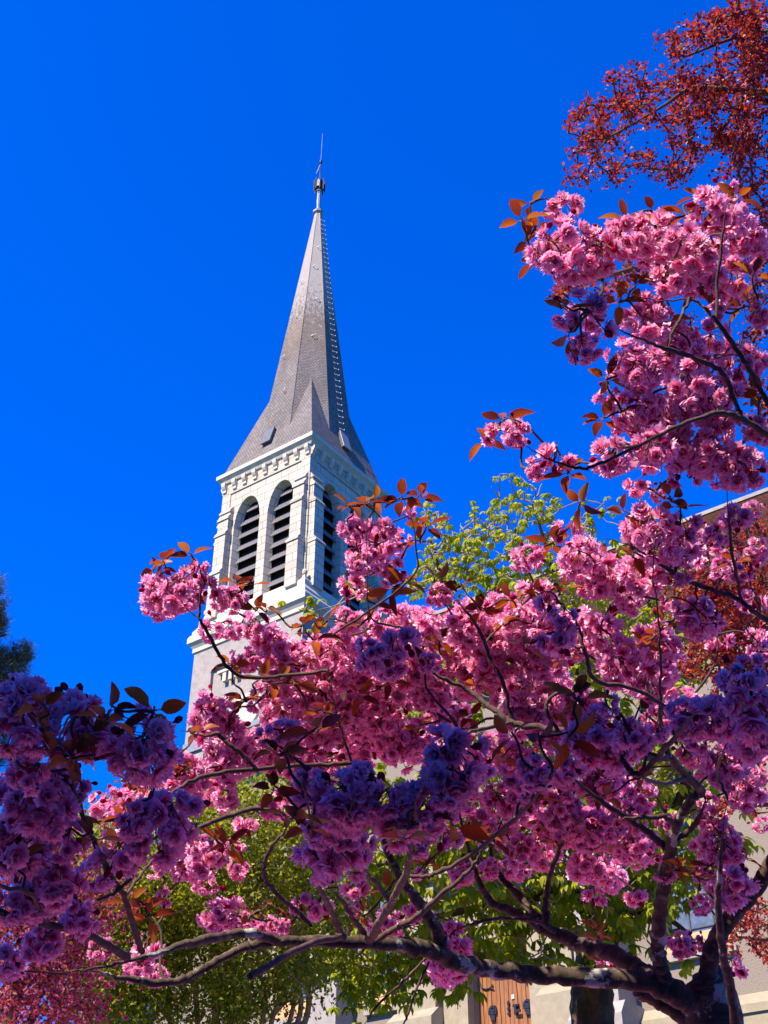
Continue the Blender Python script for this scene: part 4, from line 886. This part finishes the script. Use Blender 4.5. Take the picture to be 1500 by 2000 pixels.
# leaf tufts: (px, py, depth)
LT = '1020 432 2.75|1036 398 2.8|1030 470 2.8|1045 450 2.8|1362 385 2.85|1400 405 2.85|1340 420 2.8|1275 415 2.8|1222 432 2.8|1105 605 2.3|1110 655 2.3|1185 740 2.65|1178 820 2.65|948 862 2.6|985 820 2.6|1110 925 2.6|1330 992 2.75|1310 975 2.75|1135 985 2.95|1218 1002 2.75|715 985 3.1|682 990 3.1|785 975 3.15|822 972 3.15|832 1030 3.1|820 1062 3.1|790 1140 3.0|765 1150 3.0|640 1212 3.1|702 1222 3.1|590 1222 3.1|612 1250 3.1|522 1192 3.15|500 1192 3.15|300 1112 3.2|318 1098 3.2|372 1085 3.2|462 1138 3.2|490 1142 3.2|452 1300 3.1|540 1335 3.0|512 1330 3.0|575 1335 3.0|940 1192 3.1|1000 1172 3.1|985 1222 3.0|900 1145 3.1|850 1135 3.1|1105 1150 2.9|1050 1165 3.0|1282 1240 2.7|1262 1262 2.7|1295 1222 2.7|632 1392 3.1|662 1422 3.1|875 1432 3.0|620 1430 1.95|545 1475 1.95|570 1600 2.0|602 1620 2.1|792 1640 2.0|770 1632 2.1|885 1612 2.1|932 1640 2.8|962 1645 3.0|255 1762 2.8|282 1772 2.8|292 1792 2.8|442 1657 3.1|422 1640 3.1|1335 1692 2.9|1358 1712 2.9|1110 1440 2.0|1052 1440 2.0|1000 1440 2.1|1132 1368 2.0|205 1410 1.85|80 1385 1.8|215 1388 1.9|100 1480 1.9|142 1482 1.9|185 1484 1.9|10 1480 1.9|180 1640 2.1|220 1680 2.2|40 1690 2.1|700 1150 3.1|735 1180 3.1|1390 1250 3.0|1440 1100 3.0|1490 770 2.8|1470 540 2.8|1440 390 2.8|1240 560 2.8|1210 590 2.75|1300 630 2.8|1390 705 2.8|1365 560 2.9|1455 600 2.9|1080 1060 3.0|1170 1090 3.0|1330 1080 2.9|1100 1290 2.9|860 1250 3.2|930 1340 3.2|760 1330 3.3|700 1360 3.3|600 1300 3.2|480 1370 3.1|390 1430 3.0|340 1490 3.0|560 1450 3.2|660 1470 3.4|820 1420 3.4|920 1400 3.4|980 1480 3.3|1050 1560 3.4|1130 1610 3.4|1220 1600 3.4|1280 1560 3.3|1180 1560 3.2|1250 1520 3.2|1400 1420 3.1|1390 1600 3.1|1460 1680 3.1|1180 1650 3.5|1090 1650 3.5|560 1560 3.3|640 1560 3.4|880 1640 3.3|710 1790 3.3|760 1740 3.3|830 1690 3.3|1170 1830 3.8|1160 1815 3.8|1180 1880 3.7|530 1770 3.2|470 1810 3.1|240 1600 3.0|330 1630 3.0|150 1600 2.2|250 1530 2.9|1110 1360 2.0|300 1390 1.9|1250 1390 2.1'
LP, LS = [], []
for it in LT.split('|'):
    a, b, c = map(float, it.split()); c *= (1.12 if b > 1100 else 1.1) if c > 2.25 else 1.1; LP.append(P(a, b, c)); LS.append(rs.uniform(.85, 1.15))
for _ in range(30):        # stray young leaves among the blossoms
    i = rs.randint(len(CP)); v = unit(1)[0]; LP.append(CP[i] + v * .085); LS.append(rs.uniform(.6, .95))
LP = np.array(LP)
# twigs: grow from the boughs to every cluster and tuft along the shortest chain
base = np.concatenate(KN); tgt = np.concatenate([CP, LP]); nT = len(tgt)
dist = np.full(nT, 1e9); par = np.zeros((nT, 3)); done = np.zeros(nT, bool)
for i in range(0, len(base), 400):
    dm = np.linalg.norm(tgt[:, None] - base[None, i:i + 400], axis=2); j = dm.argmin(1); m = dm[np.arange(nT), j]
    k = m < dist; dist[k] = m[k]; par[k] = base[i:i + 400][j[k]]
g = G()
for _ in range(nT):
    i = int(np.where(done, 1e9, dist).argmin()); done[i] = True
    a, b = par[i], tgt[i] + np.array([0, 0, .01]); L = np.linalg.norm(b - a)
    if L > .004:
        m1 = a * .66 + b * .34 + rs.randn(3) * L * .09 + [0, 0, -L * .03]; m2 = a * .3 + b * .7 + rs.randn(3) * L * .08 + [0, 0, -L * .06]
        pp = catmull([a, m1, m2, b], 3); r0 = .0022 + min(.003, L * .008)
        tube(g, pp - C0, np.linspace(r0 * 1.25, .0018, len(pp)), 5, 0, .08)
    dn = np.linalg.norm(tgt - b, axis=1) * 1.06; k = (dn < dist) & ~done; dist[k] = dn[k]; par[k] = tgt[i]
link('twigs', g.mesh('twigs', [M['twig']]), cherry)
# which hundred clusters show largest: the nearest ones
cpos = np.array([0, 0, EYE]); order = np.argsort(np.linalg.norm(CP - cpos, axis=1) / CS + np.where(CK < 0, 9, 0))
def xform(arr, loc, rz, s, tilt):
    v, f, uv, mi = arr; Rm = rotm([math.cos(rz * 3), math.sin(rz * 3), 0], tilt) @ rotm([0, 0, 1], rz)
    return v @ Rm.T * s + loc, f, uv, mi
front = set(order[:100].tolist()); g = G()
for i in range(len(CP)):
    rz, s, ti = rs.rand() * 6.28, float(CS[i]), rs.randn() * .25
    if i in front:
        o = link('blossom_cluster', proto_me[CK[i]], cherry); o.location = CP[i] - C0
        o.rotation_euler = (Matrix.Rotation(ti, 3, Vector((math.cos(rz * 3), math.sin(rz * 3), 0))) @ Matrix.Rotation(rz, 3, 'Z')).to_euler(); o.scale = (s, s, s)
    else:
        arr = single if CK[i] == -1 else trio if CK[i] == -2 else protos[CK[i]]
        g.add(*xform(arr, CP[i] - C0, rz, s, ti))
tag(link('blossoms', g.mesh('blossoms', BM), cherry), kind='stuff')
order = np.argsort(np.linalg.norm(LP - cpos, axis=1) / np.array(LS)); front = set(order[:90].tolist()); g = G()
for i in range(len(LP)):
    rz, s, ti = rs.rand() * 6.28, LS[i], rs.randn() * .5; k = rs.randint(len(lprotos))
    if i in front:
        o = link('leaf_tuft', lproto_me[k], cherry); o.location = LP[i] - C0; o.scale = (s, s, s)
        o.rotation_euler = (Matrix.Rotation(ti, 3, Vector((math.cos(rz * 3), math.sin(rz * 3), 0))) @ Matrix.Rotation(rz, 3, 'Z')).to_euler()
    else: g.add(*xform(lprotos[k], LP[i] - C0, rz, s, ti))
tag(link('leaves', g.mesh('leaves', LM), cherry), kind='stuff')
print('clusters', len(CP), 'tufts', len(LP))

# ------------------------------------------------------------------ trees behind
def spans(txt):
    for it in txt.replace('\n', '|').split('|'):
        q = it.split()
        if q: yield [float(x) for x in q]
def grow(root_pts, targets, jitter=.06, r_of=None, sag=.0):
    "chains from the limb points to all targets; returns list of (path)"
    nT = len(targets); dist = np.full(nT, 1e9); par = np.zeros((nT, 3)); done = np.zeros(nT, bool); out = []
    dm = np.linalg.norm(targets[:, None] - root_pts[None], axis=2); j = dm.argmin(1); dist = dm[np.arange(nT), j]; par = root_pts[j].copy()
    for _ in range(nT):
        i = int(np.where(done, 1e9, dist).argmin()); done[i] = True; a, b = par[i].copy(), targets[i]; L = np.linalg.norm(b - a)
        out.append(catmull([a, a * .6 + b * .4 + rs.randn(3) * L * jitter + [0, 0, sag * L], a * .25 + b * .75 + rs.randn(3) * L * jitter + [0, 0, sag * L * .8], b], 3))
        dn = np.linalg.norm(targets - b, axis=1) * 1.04; k = (dn < dist) & ~done; dist[k] = dn[k]; par[k] = b
    return out

# --- copper beech, right
bt = P(1960, 1500, 11.5); beech = tag(empty('copper_beech', (bt[0], bt[1], float(ground_z(bt[0], bt[1])))), 'copper beech with small red and orange leaves reaching in from the upper right', 'tree')
B0 = np.array(beech.location)
top = P(1900, -300, 12.5); g = G(); tk = catmull([B0 + [0, 0, -.2], B0 * .6 + top * .4 + [.2, 0, 0], top], 8); tube(g, tk - B0, np.linspace(.28, .1, len(tk)), 12, 0, .04); link('trunk', g.mesh('trunk', [M['dark_bark']]), beech)
limbs = [[(1900, 230, 11.8, 24), (1700, 210, 11.3, 16), (1560, 186, 11, 9), (1440, 178, 10.8, 7), (1350, 174, 10.6, 5), (1290, 210, 10.5, 3), (1180, 270, 10.4, 2), (1110, 260, 10.3, 1.5)],
         [(1900, 120, 11.6, 16), (1700, 60, 11.2, 10), (1560, 60, 11, 7), (1450, 70, 10.8, 4), (1340, 110, 10.6, 2)],
         [(1900, 330, 11.8, 18), (1650, 300, 11.4, 9), (1480, 190, 11.1, 5), (1420, 240, 10.9, 4), (1390, 290, 10.7, 2)],
         [(1900, 620, 11.8, 18), (1700, 520, 11.4, 12), (1480, 480, 11.1, 8), (1300, 510, 10.9, 7), (1200, 535, 10.8, 5), (1130, 560, 10.7, 3), (1065, 583, 10.6, 1.5)],
         [(1900, 760, 11.8, 16), (1650, 720, 11.4, 10), (1500, 700, 11, 6), (1420, 680, 10.8, 3)],
         [(1920, 1120, 11.6, 20), (1700, 1140, 11, 12), (1540, 1150, 10.8, 7), (1440, 1160, 10.6, 4), (1360, 1140, 10.5, 2)],
         [(1930, 1500, 11.5, 16), (1700, 1540, 11, 9), (1520, 1570, 10.7, 5), (1430, 1570, 10.5, 3)],
         [(1930, 1800, 11.5, 14), (1650, 1820, 11, 8), (1520, 1835, 10.7, 4), (1440, 1830, 10.5, 2)]]
roots = []
for L_ in limbs:
    p3 = np.array([P(a, b, c) for a, b, c, _ in L_]); r3 = np.array([q * c / F_PX for _, _, c, q in L_]); pp = catmull(p3, 6)
    g = G(); tube(g, pp - B0, np.interp(np.linspace(0, 1, len(pp)), np.linspace(0, 1, len(r3)), r3), 7, 0, .05); link('limb', g.mesh('limb', [M['dark_bark']]), beech); roots.append(pp)
roots = np.concatenate(roots)
BE = '1430 1270 60 40 1.4|1480 1290 30 50 1.4|1380 1300 50 30 1.2|1440 1400 50 40 1.1|1470 15 40 40 1.2|1420 40 40 40 1|1490 480 20 60 1|1490 600 20 60 .9|1490 90 30 90 .6|1480 250 30 80 .6|1470 1330 50 50 1.1|1480 1420 30 60 1|1440 1480 60 40 .8|1400 105 100 80 1.3|1475 50 40 70 1.3|1320 75 45 30 .6|1480 150 40 80 1.4|1310 195 100 55 1.3|1240 150 60 30 .7|1205 225 75 42 1.1|1150 250 50 30 .8|1160 290 50 34 1.1|1130 345 24 36 .8|1205 345 28 34 .7|1235 300 50 30 .5|1400 230 100 70 1.4|1450 320 60 60 1.3|1335 300 50 40 .9|1300 335 40 26 .9|1480 420 34 50 .9|1110 570 45 24 .8|1190 560 40 24 .8|1240 520 30 30 .6|1460 560 40 60 .6|1440 690 50 50 .7|1480 780 34 80 .8|1340 640 40 30 .4|1370 1135 90 38 1.2|1430 1120 70 60 1.2|1440 1190 70 60 1.4|1390 1230 60 40 1.1|1480 1050 30 60 1.0|1470 1260 40 60 1.3|1400 1290 70 40 1.2|1450 1350 60 50 1.1|1390 1200 70 60 1|1470 1180 40 60 1.4|1460 1440 50 50 .9|1350 1190 40 40 .8|1360 1060 40 30 .5|1460 1560 44 32 1.1|1410 1575 30 20 .9|1465 1800 40 50 1.2|1440 1850 40 26 1.0|1490 1860 30 30 1.0|1400 1060 60 24 .6|1600 100 110 130 .5|1780 200 130 200 .35|1640 320 120 110 .4|1620 520 120 110 .4|1800 560 120 160 .3|1620 720 100 90 .4|1620 1120 110 110 .5|1780 1160 120 200 .3|1640 1330 110 100 .4|1620 1540 100 90 .4|1600 1800 100 90 .4'
tg = []
for px, py, rx, ry, dn in spans(BE):
    for _ in range(int(dn * rx * ry / 150) + 2):
        while True:
            u, v_ = rs.uniform(-1, 1, 2)
            if u * u + v_ * v_ < 1: break
        tg.append(P(px + u * rx, py + v_ * ry, 10.7 + rs.uniform(-.6, .9)))
tg = np.array(tg); paths = grow(roots, tg, .07, sag=.03); g = G(); lb, ld = [], []
for pp in paths:
    tube(g, pp - B0, np.linspace(.010, .004, len(pp)), 4)
    n = 10; t_ = rs.uniform(.1, 1, n) * (len(pp) - 1); i0 = np.minimum(t_.astype(int), len(pp) - 2); fr = (t_ - i0)[:, None]
    lb.append(pp[i0] * (1 - fr) + pp[i0 + 1] * fr + rs.randn(n, 3) * .03); ld.append(np.repeat((pp[-1] - pp[0])[None], n, 0) / (np.linalg.norm(pp[-1] - pp[0]) + .01) + unit(n) * .9)
    n = 13; lb.append(pp[-1] + rs.randn(n, 3) * .04); ld.append(unit(n) + [-.2, 0, -.1])
link('twigs', g.mesh('twigs', [M['dark_bark']]), beech)
lb, ld = np.concatenate(lb), np.concatenate(ld); n = len(lb); g = G()
g.add(*diamonds(lb - B0, ld, unit(n) + [0, 0, .6], rs.uniform(.03, .052, n), rs.uniform(.024, .038, n))); link('crown', g.mesh('crown', [M['copper']]), beech)
print('beech leaves', n)

# --- horse chestnut before the church
DCH = 22.0
ct = P(1155, 2000, DCH); cz = float(ground_z(ct[0], ct[1])); chest = tag(empty('chestnut_tree', (ct[0], ct[1], cz)), 'horse chestnut with fresh yellow-green hand-shaped leaves standing before the church door', 'tree')
T0 = np.array(chest.location)
g = G(); tk = catmull([T0 + [0, 0, -.3], P(1156, 1990, DCH), P(1160, 1900, DCH), P(1175, 1830, DCH), P(1190, 1780, DCH), P(1170, 1600, DCH), P(1140, 1400, DCH)], 6)
tube(g, tk - T0, np.interp(np.linspace(0, 1, len(tk)), [0, .15, .5, .7, 1], [.5, .4, .33, .28, .14]), 14, 0, .05, ); link('trunk', g.mesh('trunk', [M['dark_bark']]), chest)
roots = [tk[14:]]
for L_ in ([(1190, 1790, 22, 26), (1260, 1700, 21.6, 18), (1330, 1560, 21, 12), (1360, 1400, 20.8, 7)], [(1180, 1800, 22, 24), (1080, 1720, 21.5, 16), (960, 1680, 21, 12), (820, 1680, 20.6, 8), (700, 1700, 20.4, 5)],
           [(1165, 1620, 22, 16), (1050, 1450, 21.5, 11), (950, 1300, 21.5, 8), (880, 1180, 21.6, 5), (840, 1050, 21.6, 2.5)], [(1150, 1450, 22, 13), (1120, 1280, 22, 8), (1080, 1120, 22, 5), (1040, 980, 22, 2.5)],
           [(1180, 1640, 22, 13), (1250, 1420, 22.4, 9), (1290, 1250, 22.6, 6), (1220, 1080, 22.6, 3)], [(1100, 1740, 21.6, 12), (900, 1780, 20.4, 7), (760, 1820, 19.8, 4), (680, 1880, 19.6, 3)], [(1190, 1790, 22, 10), (1270, 1780, 21, 6), (1340, 1820, 20.4, 4), (1360, 1860, 20.2, 2)]):
    p3 = np.array([P(a, b, c) for a, b, c, _ in L_]); r3 = np.array([q * c / F_PX for _, _, c, q in L_]); pp = catmull(p3, 6)
    g = G(); tube(g, pp - T0, np.interp(np.linspace(0, 1, len(pp)), np.linspace(0, 1, len(r3)), r3), 8, 0, .05); link('limb', g.mesh('limb', [M['dark_bark']]), chest); roots.append(pp)
roots = np.concatenate(roots)
CHT = '830 1000 30 30 .5|850 1040 40 40 .8|880 1090 60 50 1.0|930 1020 40 30 .9|960 1080 70 60 1.0|990 960 40 40 .5|1010 1010 50 60 .7|1050 1030 50 50 .7|1070 980 30 50 .4|1170 985 30 25 .4|1100 1080 60 60 .7|1150 1030 40 30 .5|850 1130 60 40 1.2|940 1150 90 50 1.3|1050 1150 90 50 1.2|1160 1150 80 60 1.0|1250 1080 40 60 .6|1270 1180 60 60 1.0|1310 1130 30 40 .6|1350 1100 20 30 .4|700 1150 30 20 .7|610 1210 26 34 .7|600 1180 20 20 .4|1240 1250 60 60 1.1|1330 1270 60 50 1.1|1180 1330 80 80 .9|1060 1330 100 80 .8|920 1330 100 80 .8|790 1340 80 60 .7|1340 1380 60 70 1.0|1200 1470 100 70 .9|1050 1480 100 70 .9|900 1490 100 70 .9|770 1420 80 60 .8|1340 1520 70 70 1.0|700 1560 90 60 .9|850 1600 110 70 1.1|1000 1620 110 70 1.1|1160 1610 100 70 1.1|1300 1640 80 70 1.1|680 1680 100 60 1.0|820 1720 100 60 1.0|960 1740 90 60 1.1|1100 1720 90 60 1.2|1220 1720 80 60 1.2|1330 1730 70 50 1.1|1400 1650 60 50 .9|700 1800 90 50 1.1|830 1810 80 40 1.2|960 1830 80 36 1.4|1060 1800 80 40 1.2|1180 1790 60 34 1.2|1270 1790 50 40 1.1|620 1870 60 26 1.3|700 1880 70 30 1.4|780 1885 70 30 1.6|690 1930 26 36 1.2|780 1925 44 26 1.2|735 1960 20 14 .8|860 1905 30 18 1.2|900 1925 30 18 1.2|1180 1850 60 22 1.2|1090 1865 60 16 1.2|1000 1868 60 16 1.2|1265 1840 16 26 1.0|1345 1865 20 10 .8|560 1860 40 26 .8'
cen, lsz = [], []
for px, py, rx, ry, dn in spans(CHT):
    for _ in range(int(dn * rx * ry / 95) + 2):
        while True:
            u, v_ = rs.uniform(-1, 1, 2)
            if u * u + v_ * v_ < 1: break
        low = min(1, max(0, (py - 1100) / 500)); cen.append(P(px + u * rx, py + v_ * ry, 21.6 + rs.uniform(-1.4, 1.6) - low * 1.0)); lsz.append((.14 + .09 * low) * rs.uniform(.75, 1.2))
cen = np.array(cen); paths = grow(roots, cen, .06, sag=-.05); g = G()
for pp in paths: tube(g, pp - T0, np.linspace(.018, .006, len(pp)), 4)
link('twigs', g.mesh('twigs', [M['pale_bark']]), chest)
g = G()
lp_cache = []
for _ in range(14):
    q = G(); n = rs.choice([5, 6, 7])
    for i in range(n):
        a = (i - (n - 1) / 2) * (4.4 / n) + rs.randn() * .1; d = np.array([math.cos(a), math.sin(a), -.35 - .5 * rs.rand()])
        leaf(q, d * .02, d, [0, 0, 1], 1.0 * (1 - .25 * abs(a) / 2.2), .36, 0, 3, rs.uniform(.4, 1.0), .35)
    lp_cache.append(q.arrays())
for c_, s_ in zip(cen, lsz):
    for _ in range(rs.choice([1, 2, 2])):
        v, f, uv, mi = lp_cache[rs.randint(14)]; rz = rs.rand() * 6.28; q = rid() - 0
        Rm = rotm([math.cos(rz * 2), math.sin(rz * 2), 0], rs.randn() * .35) @ rotm([0, 0, 1], rz)
        uv2 = uv.copy(); uv2[..., 0] = uv[..., 0] % 1.0 + q
        g.add(v @ Rm.T * s_ + c_ + rs.randn(3) * s_ * .6 - T0, f, uv2, mi)
link('crown', g.mesh('crown', [M['green']]), chest)

# --- small-leaved green tree, lower left, with pale upright stems
def leafy(name, label, px0, d, txt, mat, leafsz, stems, hang, bark, dens=1.0, cat='tree', thick=1.0):
    b = P(px0, 2000, d); z = float(ground_z(b[0], b[1])); t = tag(empty(name, (b[0], b[1], z)), label, cat); O = np.array(t.location); roots = []
    for st in stems:
        p3 = np.array([P(a, c, e) for a, c, e, _ in st]); p3 = np.vstack([[p3[0][0] * .5 + O[0] * .5, p3[0][1], z - .1], p3]); r3 = np.array([st[0][3] * 1.2] + [q[3] for q in st]) * d / F_PX; pp = catmull(p3, 6)
        g = G(); tube(g, pp - O, np.interp(np.linspace(0, 1, len(pp)), np.linspace(0, 1, len(r3)), r3), 7, 0, .05); link('stem' if len(stems) > 1 else 'trunk', g.mesh('stem', [bark]), t); roots.append(pp)
    roots = np.concatenate(roots); tg = []
    for px, py, rx, ry, dn in spans(txt):
        for _ in range(int(dn * rx * ry / 240) + 2):
            while True:
                u, v_ = rs.uniform(-1, 1, 2)
                if u * u + v_ * v_ < 1: break
            tg.append(P(px + u * rx, py + v_ * ry, d + rs.uniform(-1, 1) * thick))
    tg = np.array(tg); paths = grow(roots, tg, .08, sag=hang); g = G(); lb, ld = [], []
    for pp in paths:
        tube(g, pp - O, np.linspace(.012, .004, len(pp)), 4)
        n = int(16 * dens); lb.append(pp[-1] + rs.randn(n, 3) * [.16, .16, .2]); ld.append(unit(n) + [0, 0, -.4])
        n = int(6 * dens); i0 = rs.randint(0, len(pp), n); lb.append(pp[i0] + rs.randn(n, 3) * .06); ld.append(unit(n))
    link('twigs', g.mesh('twigs', [bark]), t)
    return t, O, np.concatenate(lb), np.concatenate(ld)
GR = '260 1760 60 60 1.3|290 1860 70 60 1.3|220 1880 60 60 1.2|240 1960 60 40 1.2|330 1720 60 60 1.2|400 1560 80 40 1.2|300 1580 70 40 1.1|520 1530 60 40 1|620 1560 60 50 .9|170 1640 60 60 1|120 1800 60 60 1|140 1900 50 50 1|200 1780 60 60 1|80 1720 50 60 .7|180 1820 50 50 1|110 1700 60 60 .5|640 1780 50 60 .8|640 1660 50 50 .8|560 1760 50 50 1.2|430 1640 80 60 1.2|520 1600 60 50 1.2|560 1680 60 70 1.2|330 1650 70 60 1.0|250 1640 60 50 .9|500 1740 110 70 1.3|380 1740 90 70 1.3|300 1780 80 60 1.2|230 1720 60 60 1.0|400 1850 120 60 1.3|270 1900 80 50 1.3|200 1900 40 50 1.1|480 1900 90 50 1.2|560 1850 50 50 1.0|590 1900 40 40 .7|400 1960 110 46 1.3|270 1970 90 44 1.3|180 1960 40 40 1.1|500 1960 40 40 .8|160 1720 60 60 .7|450 1540 60 30 .7|330 1540 60 30 .6|600 1600 40 50 .7|630 1900 26 20 .5|560 1940 26 20 .4'
stems = [[(x, 1980, 18.5, 4 + rs.rand() * 2.5), (x + rs.randn() * 10 - 4, 1870, 18.5, 4), (x + rs.randn() * 18, 1740, 18.5, 3), (x + rs.randn() * 26, 1600, 18.5, 1.6)] for x in (330, 385, 420, 455, 480, 515, 535, 570, 586, 600)]
t, O, lb, ld = leafy('green_shrub', 'tall small-leaved green shrub with many thin pale stems, at lower left before the church wall', 430, 18.5, GR, M['small'], .07, stems, -.02, M['pale_bark'], 4.2, 'shrub', 1.5)
n = len(lb); g = G(); g.add(*diamonds(lb - O, ld, unit(n) + [0, 0, .5], rs.uniform(.05, .10, n), rs.uniform(.035, .06, n))); link('foliage', g.mesh('foliage', [M['small']]), t)
print('shrub leaves', n)
# --- second, smaller cherry, bottom left
PK = '40 1700 60 50 1|120 1680 60 50 1|180 1740 60 50 .9|30 1780 60 50 1.1|110 1800 60 40 1.1|190 1820 40 40 .8|70 1620 70 40 .8|40 1900 70 60 1.2|110 1930 60 50 1.2|60 1970 110 40 1.3|150 1975 40 30 1.2|20 1840 60 40 1.0|90 1850 50 40 .9|180 1990 20 16 1.0|150 1850 40 30 .6|60 1790 60 30 .6|30 1600 30 30 .5|120 1760 40 30 .5'
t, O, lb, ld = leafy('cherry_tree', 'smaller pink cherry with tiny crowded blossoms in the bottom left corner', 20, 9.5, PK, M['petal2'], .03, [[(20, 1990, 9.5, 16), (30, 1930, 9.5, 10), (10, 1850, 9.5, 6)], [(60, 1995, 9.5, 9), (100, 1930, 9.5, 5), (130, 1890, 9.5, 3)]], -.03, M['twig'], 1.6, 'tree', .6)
fl = []
for _ in range(6):
    q = G(); flower(q, np.zeros(3), [0, 0, 1], 1.0, ((6, .1, 1.0), (5, .7, .85)), 3, 3); fl.append(q.arrays())
g = G(); gl = []
for b_, d_ in zip(lb, ld):
    if rs.rand() < .36: gl.append((b_, d_)); continue
    v, f, uv, mi = fl[rs.randint(6)]; uv2 = uv.copy(); uv2[..., 0] = uv[..., 0] % 1.0 + rid()
    q = np.array(O) + (b_ - O); g.add(v @ frame(d_).T * rs.uniform(.019, .026) + (b_ * .0 + q - O) , f, uv2, mi)
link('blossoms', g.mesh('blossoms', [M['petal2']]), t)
gl_b = np.array([a for a, _ in gl]); gl_d = np.array([b for _, b in gl]); n = len(gl_b); g = G()
g.add(*diamonds(gl_b - O, gl_d, unit(n) + [0, 0, .5], rs.uniform(.04, .07, n), rs.uniform(.02, .03, n))); link('leaves', g.mesh('leaves', [M['bronze']]), t)
# --- pine at the left edge
bp = P(-260, 1990, 26); pz = float(ground_z(bp[0], bp[1])); pine = tag(empty('pine_tree', (bp[0], bp[1], pz)), 'dark pine with tufted needle boughs at the left edge of the picture', 'tree'); O = np.array(pine.location)
g = G(); tk = catmull([O + [0, 0, -.3], P(-250, 1700, 26), P(-240, 1400, 26), P(-230, 1000, 26)], 8); tube(g, tk - O, np.linspace(.4, .12, len(tk)), 12, 0, .05); link('trunk', g.mesh('trunk', [M['dark_bark']]), pine)
tg, rt = [], [tk]
PI_ = '-10 1150 16 26 1|0 1185 14 14 1|-5 1220 22 30 1.2|0 1215 16 16 1|-20 1235 24 12 1|20 1290 40 32 1.4|45 1275 18 24 1.3|-10 1310 40 30 1.2|0 1335 30 14 1|-10 1440 30 30 1|-30 1400 30 40 1|-60 1150 50 50 .6|-80 1250 50 50 .6|10 1480 26 20 .8'
for py in (1190, 1240, 1300, 1340, 1450): 
    pp = catmull([P(-240, py + 60, 26), P(-140, py + 35, 25.8), P(-40, py + 15, 25.6), P(10, py, 25.5)], 6); g = G(); tube(g, pp - O, np.linspace(.08, .02, len(pp)), 6, 0, .05); link('limb', g.mesh('limb', [M['dark_bark']]), pine); rt.append(pp)
for px, py, rx, ry, dn in spans(PI_):
    for _ in range(int(dn * rx * ry / 24) + 3):
        u, v_ = rs.uniform(-1, 1, 2) * .8; tg.append(P(px + u * rx, py + v_ * ry, 25.6 + rs.uniform(-.35, .35)))
tg = np.array(tg); paths = grow(np.concatenate(rt), tg, .05, sag=-.03); g = G(); gn = G()
for pp in paths:
    tube(g, pp - O, np.linspace(.014, .006, len(pp)), 4)
    n = 34; d_ = unit(n) * .8 + [0.2, 0, .55]; b_ = pp[-1] + rs.randn(n, 3) * .05
    gn.add(*diamonds(b_ - O, d_, unit(n), rs.uniform(.10, .19, n), np.full(n, .011)))
link('twigs', g.mesh('twigs', [M['dark_bark']]), pine); link('crown', gn.mesh('crown', [M['needle']]), pine)
